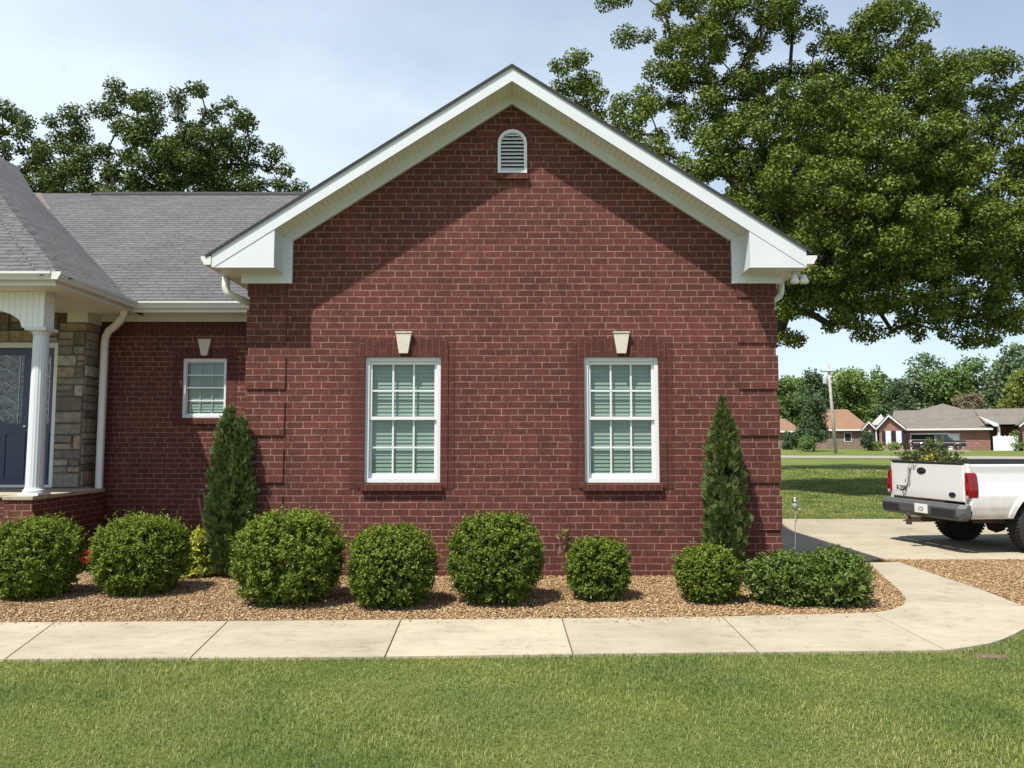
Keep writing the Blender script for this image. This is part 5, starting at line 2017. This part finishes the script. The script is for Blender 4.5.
# shrubs by the far houses
fartree(867, 432, 10, FY - 5, 'far_dark', 'small round shrub between the two far brick gables', npts=30)
fartree(1015, 432, 9, FY - 6, 'far_mid', 'tall narrow shrub right of the white far fence', npts=40, conic=True)
fartree(787, 433, 6, 106, 'far_dark', 'narrow dark shrub by the small brown roofed house', npts=30, conic=True)
fartree(796, 430, 9, 104, 'far_dark', 'dark rounded shrub left of the small tree', npts=30)
fartree(807, 437, 13, 94, 'far_mid', 'low pale shrub under the small dark tree', npts=30)
for u, lb in ((877, 'low round shrub left under the shuttered windows'), (893, 'low round shrub right under the shuttered windows'), (1022, 'low round shrub at the right edge by the narrow one')):
    fartree(u, 444, 9, FY - 5, 'far_light', lb, npts=14)
for o in list(col.objects):
    if o.name.startswith('deciduous_tree') and 'shrub' in o.get('label', ''):
        o.name = 'garden_shrub'
        o['category'] = 'shrub'
        o['group'] = 'shrubs by the far houses'

# utility pole
pb, pt = at(836, 453.5, 84), at(828, 363, 84)
root = empty('utility_pole', (pb.x, 84, hz(84)), label='leaning grey wooden utility pole with a transformer beyond the lawn', cat='utility pole')
H = pt.z - hz(84)
lean = pt.x - pb.x
mb = MB()
mb.tube([(0, 0, -.3), (lean * .5, 0, H * .5), (lean, 0, H)], [.19, .16, .12], 10)
mb.build('pole', plain('grey_timber', (.37, .34, .30), .9, .25, 5), root, smooth=True)
mb = MB()
mb.lathe([(.0, H - 2.3), (.22, H - 2.3), (.24, H - 2.2), (.24, H - 1.5), (.2, H - 1.4), (.0, H - 1.38)], (lean - .42, -.1, 0), 12)
mb.build('transformer', plain('grey_metal', (.4, .42, .42), .5, .1, 4), root, smooth=True)
mb = MB()
mb.box(lean - .9, lean + .9, -.22, -.12, H - 1.0, H - .88)
for q in (-.8, .8):
    mb.lathe([(.03, H - .88), (.06, H - .8), (.03, H - .7)], (lean + q, -.17, 0), 8)
mb.build('crossarm', plain('dark_timber', (.16, .13, .1), .9, .2, 5), root)

# mailbox
x = fx(935.5, 445, 70)
root = empty('mailbox', (x, 79, hz(79)), label='white post mailbox standing by the far road', cat='mailbox')
x = at(935.5, 445, 79).x
root.location.x = x
mb = MB()
mb.box(-.07, .07, -.07, .07, -.1, 1.02)
mb.build('post', M['white'], root)
mb = MB()
mb.prism([(-.15, 1.02), (.15, 1.02), (.15, 1.18), (.09, 1.28), (-.09, 1.28), (-.15, 1.18)], 'y', -.3, .3)
mb.build('box', M['white'], root)


# ------------------------------------------------------------------ pickups
def side_panel(mb, x0, x1, z0, z1, ys, xc, zc, Ra, yfun, nz=34, thick=0.0):
    """outer panel with a wheel arch, curved by yfun(z)"""
    zs_ = sorted(set(list(np.linspace(z0, z1, nz)) + [min(z1, zc + Ra * math.cos(t)) for t in np.linspace(0.0, 1.3, 16) if z0 < zc + Ra * math.cos(t) < z1]))
    for a, b_ in zip(zs_[:-1], zs_[1:]):
        def hw(z):
            q = Ra ** 2 - (z - zc) ** 2
            return math.sqrt(q) if q > 0 else 0.0
        ya, yb_ = ys * yfun(a), ys * yfun(b_)
        if b_ <= zc + Ra + 1e-6 and a >= zc - .35:
            wa, wb = hw(a), hw(b_)
            mb.poly([(x0, ya, a), (xc - wa, ya, a), (xc - wb, yb_, b_), (x0, yb_, b_)])
            mb.poly([(xc + wa, ya, a), (x1, ya, a), (x1, yb_, b_), (xc + wb, yb_, b_)])
        else:
            mb.poly([(x0, ya, a), (x1, ya, a), (x1, yb_, b_), (x0, yb_, b_)])


def wheel(parent, x, y, r_, wdt, tm, rm):
    s = 1 if y > 0 else -1
    mb = MB()
    prof = [(r_ * .62, -wdt / 2 + .03), (r_ * .68, -wdt / 2), (r_ * .93, -wdt / 2 + .005), (r_, -wdt / 2 + .04), (r_, wdt / 2 - .04), (r_ * .93, wdt / 2 - .005), (r_ * .68, wdt / 2), (r_ * .62, wdt / 2 - .03)]
    mb.lathe(prof, (x, y, r_), 40, 'y')
    n_ = 44
    for k in range(n_):
        a0 = 2 * math.pi * k / n_
        for (ya, yb_) in ((-wdt * .46, -wdt * .14), (-wdt * .1, wdt * .1), (wdt * .14, wdt * .46)):
            a = a0 + (.05 if abs(ya) < .05 else 0)
            da = .045
            q = [(x + rr_ * math.cos(t), z_, r_ + rr_ * math.sin(t)) for rr_ in (r_ - .005, r_ + .006) for t in (a - da, a + da) for z_ in (y + ya, y + yb_)]
            mb.raw(q, [(0, 1, 3, 2), (4, 6, 7, 5), (0, 4, 5, 1), (2, 3, 7, 6), (0, 2, 6, 4), (1, 5, 7, 3)])
    w_ = mb.build('wheel', tm, parent)
    mb = MB()
    o = y + s * wdt / 2
    mb.lathe([(r_ * .62, o - s * .03), (r_ * .60, o - s * .01), (r_ * .55, o - s * .05), (r_ * .3, o - s * .06), (r_ * .25, o - s * .0), (.0, o + s * .01)], (x, 0, r_), 30, 'y')
    mb.build('rim', rm, w_, smooth=False)
    return w_


def text(body, size, name, material, parent, loc, rot, ext=.004):
    cu = bpy.data.curves.new(name, 'FONT')
    cu.body = body
    cu.size = size
    cu.extrude = ext
    cu.offset = size * .012
    cu.align_x = 'CENTER'
    cu.align_y = 'CENTER'
    tmp = bpy.data.objects.new(name, cu)
    col.objects.link(tmp)
    me = bpy.data.meshes.new_from_object(tmp.evaluated_get(bpy.context.evaluated_depsgraph_get()))
    bpy.data.objects.remove(tmp)
    me.name = name
    me.materials.clear()
    me.materials.append(material)
    o = bpy.data.objects.new(name, me)
    o.location = loc
    o.rotation_euler = rot
    o.parent = parent
    col.objects.link(o)
    return o


def carpaint(name, c, dirt=None):
    m, nt, b = mat(name)
    co = coords(nt)
    f = noise(nt, 3, 5, co)
    cc = ramp(nt, f, [(.3, tuple(x * .95 for x in c)), (.7, c)])
    if dirt:
        sep = nt.nodes.new('ShaderNodeSeparateXYZ')
        L(nt, co, sep.inputs[0])
        mr = nt.nodes.new('ShaderNodeMapRange')
        mr.inputs['From Min'].default_value = .92
        mr.inputs['From Max'].default_value = .50
        L(nt, sep.outputs[2], mr.inputs['Value'])
        mu = N(nt, 'ShaderNodeMath', operation='MULTIPLY')
        L(nt, mr.outputs[0], mu.inputs[0])
        L(nt, ramp(nt, noise(nt, 5, 6, co, .7), [(.25, (.25, .25, .25)), (.7, (1, 1, 1))]), mu.inputs[1])
        cc = mixc(nt, mu.outputs[0], cc, dirt)
    L(nt, cc, b.inputs['Base Color'])
    b.inputs['Roughness'].default_value = .32
    b.inputs['Coat Weight'].default_value = .5
    b.inputs['Coat Roughness'].default_value = .08
    return m


M['paint'] = carpaint('white_paint', (.78, .78, .77), (.40, .33, .24))
M['black_paint'] = carpaint('black_paint', (.015, .015, .018))
M['rubber'] = plain('tyre_rubber', (.022, .021, .020), .85, .3, 10, bmp=.3)
M['bumper'] = plain('dark_bumper', (.075, .077, .080), .55, .15, 12, bmp=.15)
M['liner'] = plain('black_liner', (.020, .020, .022), .6, .2, 12)
M['carglass'] = plain('tinted_glass', (.02, .022, .025), .08, .05, 3)
M['lampred'] = plain('red_lens', (.20, .008, .012), .15, .2, 9)
M['lampbright'] = plain('bright_red_lens', (.40, .015, .018), .15, .1, 9)
M['lampclear'] = plain('clear_lens', (.55, .35, .35), .2, .2, 12)
M['chassis'] = plain('rusty_chassis', (.05, .032, .026), .9, .35, 9)
M['platem'] = plain('plate_white', (.75, .76, .76), .4, .05, 9)
M['plategrey'] = plain('plate_ink', (.22, .26, .30), .5, .05, 9)
M['badge'] = plain('badge_dark', (.02, .024, .035), .3, .05, 9)


def pickup(loc, rz, label, paint, detailed=True, group=None):
    root = empty('pickup_truck', loc, rz, label=label, cat='pickup truck', group=group)
    AX, WR_, HWD = 1.18, .405, 1.0        # rear axle behind tail, tyre radius, half width
    FXA = 5.15
    ZB, ZT = .52, 1.34
    Ra = .50

    def yf(z):
        # belly line with a crease at mid height and tuck under the rail
        return HWD - float(np.interp(z, [.50, .58, .70, .86, .92, .97, 1.05, 1.2, 1.28, 1.31, 1.34], [.062, .030, .008, .0, .004, .030, .044, .046, .034, .028, .045]))
    bed = MB()
    for s in (-1, 1):
        side_panel(bed, .03, 2.50, ZB, ZT, s, AX, WR_ + .02, Ra, yf)
        # rail top and inner wall
        bed.poly([(.03, s * yf(ZT), ZT), (2.5, s * yf(ZT), ZT), (2.5, s * (HWD - .14), ZT + .002), (.03, s * (HWD - .14), ZT + .002)])
        # tail corner post face
        zs_ = list(np.linspace(ZB + .12, ZT, 9))
        for a, b_ in zip(zs_[:-1], zs_[1:]):
            bed.poly([(.03, s * yf(a), a), (.03, s * yf(b_), b_), (.0, s * (yf(b_) - .03), b_), (.0, s * (yf(a) - .03), a)])
            bed.poly([(.0, s * (yf(a) - .03), a), (.0, s * (yf(b_) - .03), b_), (.0, s * .88, b_), (.0, s * .88, a)])
        # wheel arch lip
        n_ = 22
        for k in range(n_):
            t0, t1 = [(.2 + (math.pi - .4) * q / n_) for q in (k, k + 1)]
            def pt_(t, rr_, yo_):
                z = WR_ + .02 + rr_ * math.sin(t)
                return (AX + rr_ * math.cos(t), s * (yf(max(z, ZB)) + yo_), z)
            for (r0, o0, r1, o1) in ((Ra + .085, .0, Ra + .06, .018), (Ra + .06, .018, Ra + .0, .026), (Ra, .026, Ra - .012, -.05), (Ra - .012, -.05, Ra - .012, -.35)):
                bed.poly([pt_(t0, r0, o0), pt_(t1, r0, o0), pt_(t1, r1, o1), pt_(t0, r1, o1)])
    bed.poly([(2.5, -HWD, ZB), (2.5, HWD, ZB), (2.5, HWD, ZT), (2.5, -HWD, ZT)])
    body = bed.build('bed', paint, root, smooth=False)
    for p_ in body.data.polygons:
        p_.use_smooth = True
    try:
        body.data.set_sharp_from_angle(angle=R(35))
    except Exception:
        pass
    ln = MB()
    for s in (-1, 1):
        ln.box(.06, 2.48, *sorted((s * (HWD - .14), s * (HWD - .19))), .80, ZT + .02)
        ln.box(.02, 2.5, *sorted((s * (HWD - .03), s * (HWD - .17))), ZT + .003, ZT + .03)
    ln.box(.06, 2.48, -HWD + .141, HWD - .141, .78, .80)
    ln.box(2.44, 2.48, -HWD + .191, HWD - .191, .80, ZT + .02)
    ln.build('bed_liner', M['liner'], root, bev=.01)
    # tailgate
    tg = MB()
    tg.box(-.012, .045, -.87, .87, .76, ZT - .015)
    tgo = tg.build('tailgate', paint, root, bev=.014)
    mb = MB()
    mb.box(-.020, .07, -.875, .875, ZT - .014, ZT + .018)
    mb.build('tailgate_cap', M['liner'], tgo, bev=.008)
    mb = MB()
    ell = [(.10 + .115 * math.cos(t) , 1.205 + .055 * math.sin(t) * (1 if math.sin(t) > 0 else .85)) for t in np.linspace(0, 6.283, 25)[:-1]]
    mb.prism(ell, 'x', -.018, -.010)
    mb.prism([(.10 + p_ * .75, 1.205 + (q_ - 1.205) * .6) for p_, q_ in [(a - .10, b_) for a, b_ in ell]], 'x', -.03, -.0181)
    mb.build('tailgate_handle', M['liner'], tgo)
    mb = MB()
    mb.prism([(-.62 + .075 * math.cos(t), .865 + .036 * math.sin(t)) for t in np.linspace(0, 6.283, 25)[:-1]], 'x', -.022, -.0125)
    mb.build('emblem', M['badge'], tgo)
    if detailed:
        text('F-250', .115, 'lettering', M['badge'], tgo, (-.014, .64, .90), (R(90), 0, R(-90)))
    # lamps
    for s in (-1, 1):
        q = MB()
        y0_, y1_ = HWD - .085, HWD + .004
        q.prism([(s * y0_, .83), (s * (y1_ + .0), .83), (s * (y1_ + .012), .95), (s * (y1_), 1.10), (s * (y1_ - .012), 1.17), (s * (y1_ - .03), 1.205), (s * y0_, 1.215)], 'x', -.032, .125)
        tl = q.build('tail_lamp', M['lampred'], root, bev=.02)
        q = MB()
        q.prism([(s * (y0_ + .015), .945), (s * (y1_ - .012), .945), (s * (y1_ - .012), 1.06), (s * (y0_ + .015), 1.06)], 'x', -.036, -.033)
        q.build('brake_lens', M['lampbright'], tl)
        q = MB()
        q.prism([(s * (y0_ + .015), .82), (s * (y1_ - .012), .82), (s * (y1_ - .012), .87), (s * (y0_ + .015), .87)], 'x', -.036, -.033)
        q.build('reverse_lens', M['lampclear'], tl)
    # rear step bumper
    bp = MB()
    prof = [(-.16, .70), (-.19, .68), (-.19, .56), (-.15, .49), (.0, .49), (.0, .73), (-.13, .735)]
    secs = [(-1.0, .10), (-.93, .0), (-.30, -.0), (.30, -.0), (.93, .0), (1.0, .10)]
    n_ = len(prof)
    vs = []
    for y_, dx_ in secs:
        for a, z_ in prof:
            lift = .06 if abs(y_) > .95 else 0
            vs.append((a + dx_ * (1 if a < -.05 else .0), y_, z_ + lift * (1 if z_ < .6 else 0)))
    fs = [[i * n_ + k, i * n_ + (k + 1) % n_, (i + 1) * n_ + (k + 1) % n_, (i + 1) * n_ + k] for i in range(len(secs) - 1) for k in range(n_)]
    fs += [list(range(n_)), [(len(secs) - 1) * n_ + k for k in range(n_)]]
    bp.raw(vs, fs)
    bo = bp.build('bumper', M['bumper'], root, bev=.012)
    for s in (-1, 1):
        q = MB()
        q.box(-.205, -.188, *sorted((s * (.36 if s < 0 else .45), s * .90)), .53, .655)
        q.build('bumper_pad', M['liner'], bo, bev=.006)
    q = MB()
    q.box(-.20, -.189, -.27, .04, .55, .69)
    q.build('licence_plate', M['platem'], bo, bev=.003)
    if detailed:
        text('1C0', .085, 'plate_number', M['plategrey'], bo, (-.203, -.115, .615), (R(90), 0, R(-90)), .002)
    # hitch
    q = MB()
    q.box(-.30, .3, -.04, .04, .40, .475)
    q.box(-.36, -.30, -.035, .035, .36, .44)
    q.lathe([(.012, .44), (.014, .47), (.03, .49), (.033, .51), (.02, .54), (0, .545)], (-.33, 0, 0), 12)
    q.tube([(-.20, .12, .43), (-.27, .14, .42), (-.29, .2, .4)], .012, 6)
    q.build('tow_hitch', M['chassis'], root)
    # chassis
    q = MB()
    for s in (-1, 1):
        q.box(.05, 5.9, *sorted((s * .38, s * .48)), .50, .64)
        q.tube([(.5, s * .56, .46), (AX, s * .56, .50), (1.9, s * .56, .46)], .035, 6)
    q.tube([(AX, -.8, WR_), (AX, .8, WR_)], .06, 10)
    q.lathe([(.0, -.2), (.12, -.15), (.17, 0), (.12, .15), (0, .2)], (AX, 0, WR_), 14)
    q.tube([(.25, -.70, .48), (.8, -.66, .47), (2.2, -.6, .45)], .04, 8)
    q.box(1.75, 2.4, -.85, -.55, .48, .72)
    q.build('chassis', M['chassis'], root)
    for x in (AX, FXA):
        for s in (-1, 1):
            wheel(root, x, s * .84, WR_, .27, M['rubber'], M['steel'])
    # cab and hood
    cab = MB()
    for s in (-1, 1):
        side_panel(cab, 2.54, 6.05, ZB, 1.22, s, FXA, WR_ + .02, Ra, yf)
    lo = [(2.54, 1.22), (4.75, 1.22), (6.05, 1.16), (6.05, ZB), (2.54, ZB)]
    hwt = HWD - .06
    cab.poly([(4.75, -hwt, 1.24), (6.05, -hwt, 1.14), (6.05, hwt, 1.14), (4.75, hwt, 1.24)])
    for s in (-1, 1):
        cab.poly([(4.75, s * yf(1.22), 1.22), (6.05, s * yf(1.22), 1.22), (6.05, s * hwt, 1.14), (4.75, s * hwt, 1.24)])
        # pillars and roof
        rt_ = .74
        for (xa, xb, ta, tb) in ((2.54, 2.68, 2.62, 2.76), (3.50, 3.58, 3.50, 3.57), (4.62, 4.75, 4.02, 4.12)):
            cab.poly([(xa, s * yf(1.22), 1.22), (xb, s * yf(1.22), 1.22), (tb, s * rt_, 1.86), (ta, s * rt_, 1.86)])
    cab.raw([(2.62, -.74, 1.86), (4.12, -.74, 1.86), (4.12, .74, 1.86), (2.62, .74, 1.86), (2.75, -.6, 1.93), (3.95, -.6, 1.93), (3.95, .6, 1.93), (2.75, .6, 1.93)],
            [(4, 5, 6, 7), (0, 1, 5, 4), (1, 2, 6, 5), (2, 3, 7, 6), (3, 0, 4, 7)])
    cab.poly([(6.05, -HWD + .03, ZB), (6.05, HWD - .03, ZB), (6.05, hwt, 1.14), (6.05, -hwt, 1.14)])
    cab.poly([(2.54, -HWD + .03, ZB), (2.54, HWD - .03, ZB), (2.54, HWD - .03, 1.22), (2.54, -HWD + .03, 1.22)])
    cab.poly([(2.6, -.9, .6), (5.9, -.9, .6), (5.9, .9, .6), (2.6, .9, .6)])
    cb = cab.build('cab', paint, root)
    gl = MB()
    gl.poly([(2.56, -.88, 1.23), (2.56, .88, 1.23), (2.64, .73, 1.855), (2.64, -.73, 1.855)])
    gl.poly([(4.73, -.88, 1.23), (4.73, .88, 1.23), (4.10, .73, 1.855), (4.10, -.73, 1.855)])
    for s in (-1, 1):
        gl.poly([(2.56, s * .945, 1.225), (4.73, s * .945, 1.225), (4.10, s * .73, 1.855), (2.64, s * .73, 1.855)])
    gl.build('cab_window', M['carglass'], cb)
    fb = MB()
    fb.box(6.051, 6.20, -1.0, 1.0, .50, .74)
    fb.build('front_bumper', M['bumper'] if not detailed else M['steel'], root, bev=.02)
    for s in (-1, 1):
        q = MB()
        q.box(6.052, 6.09, *sorted((s * .62, s * .92)), .86, 1.04)
        q.build('headlight', M['lampclear'], root, bev=.01)
    q = MB()
    q.box(6.052, 6.08, -.58, .58, .82, 1.08)
    q.build('grille', M['liner'], root, bev=.01)
    return root


TRZ = R(7.0)
near = Vector((*gr(968, 556), 0))
# tail near corner (local (0,-1)) is put at its measured spot on the drive
TX, TY = 6.78, 11.62
ox = TX - (0 * math.cos(TRZ) - (-1.0) * math.sin(TRZ))
oy = TY - (0 * math.sin(TRZ) + (-1.0) * math.cos(TRZ))
truck = pickup((ox, oy, .03), TRZ, 'white pickup truck parked on the driveway with dark bumper and loaded bed', M['paint'])
far_t = pickup((at(910, 445, FY - 2).x, FY - 2.5, hz(FY - 4) + .06), R(-28), 'black pickup truck parked before the open far garage', M['black_paint'], False)

# far driveway
mb = MB()
mb.box(fx(905), fx(985), FY - 9, FY - .05, Z0 - .3, Z0 + .05)
tag(turned(mb, 'driveway', M['road']), kind='structure')

# yard clippings heaped in the bed
ct = Matrix.Translation((ox, oy, .03)) @ Matrix.Rotation(TRZ, 4, 'Z')
root = empty('garden_clippings', tuple(ct @ Vector((.8, .1, .80))), TRZ, label='heap of cut leafy branches with yellow blooms in the truck bed', cat='clippings')
lv = Leaves()
st = MB()
lf2 = Leaves()


def sprig(p, d, ln_, nleaf, sz, over=False):
    p, d = np.array(p, float), np.array(d, float)
    d = d / np.linalg.norm(d)
    bend = rng.normal(size=3) * (.08 if over else .25)
    pts = [p + d * ln_ * t + bend * ln_ * t * t for t in (0, .35, .7, 1)]
    if all(q[0] > -.74 or q[2] > .60 for q in pts):
        st.tube([tuple(x) for x in pts], [.008, .006, .004, .002], 5)
    t = rng.uniform(.1, 1, nleaf)
    P_ = p + d * (ln_ * t)[:, None] + bend * (ln_ * t * t)[:, None] + rng.normal(size=(nleaf, 3)) * .035
    if not over:      # nothing pokes through the tailgate or the bed sides
        P_ = P_[(P_[:, 0] > -.74) | (P_[:, 2] > .60)]
        P_ = P_[np.abs(P_[:, 1] + .1) < .9]
        nleaf = len(P_)
    if nleaf < 1:
        return
    V_, F_, T_ = leafarr(P_, rdir(nleaf) + d, rdir(nleaf) + np.array([0, 0, .6]), sz * rng.uniform(.7, 1.3, nleaf), sz * .55 * rng.uniform(.7, 1.3, nleaf), .12, np.zeros(nleaf))
    lv.add(V_, F_, T_)


for k in range(150):
    y_ = random.uniform(-.30, .66)
    x_ = random.uniform(-.68, -.36)
    hgt = .44 + .10 * math.exp(-((y_ - .05) / .3) ** 2) * math.exp(-((x_ - .1) / .5) ** 2) - .1 * max(0, x_ - .3)
    z_ = random.uniform(.05, hgt)
    sprig((x_, y_, z_), (random.uniform(-1, 1), random.uniform(-1, 1), random.uniform(.0, .7)), random.uniform(.2, .36), 34, .075)
for k in range(70):   # thick pile against the tailgate
    sprig((random.uniform(-.68, -.4), random.uniform(-.15, .68), random.uniform(.30, .54)), (random.uniform(-.3, .6), random.uniform(-.8, .8), random.uniform(.2, .8)), random.uniform(.14, .28), 30, .07)
for k in range(16):   # tall bushy bit
    sprig((random.uniform(-.5, -.2), random.uniform(.22, .48), random.uniform(.5, .68)), (random.uniform(-.5, .5), random.uniform(-.5, .5), 1), random.uniform(.16, .30), 34, .07)
for k in range(1):    # branch trailing out over the tailgate
    sprig((-.80, .20 + random.uniform(-.03, .03), .62), (-1, random.uniform(-.1, .1), .10), .30, 46, .06, True)
lv.build('foliage', M['clip'], root)
st.build('branch', M['twig'], root)
fl_ = Leaves()
for c_ in ((-.60, .02, .60), (-.62, -.08, .58)):
    d = rdir(26)
    V_, F_, T_ = leafarr(np.array(c_) + d * np.array([.05, .09, .03]), d, rdir(26), .06, .035, .1, np.zeros(26))
    fl_.add(V_, F_, T_)
fl_.build('bloom', M['yellow'], root)
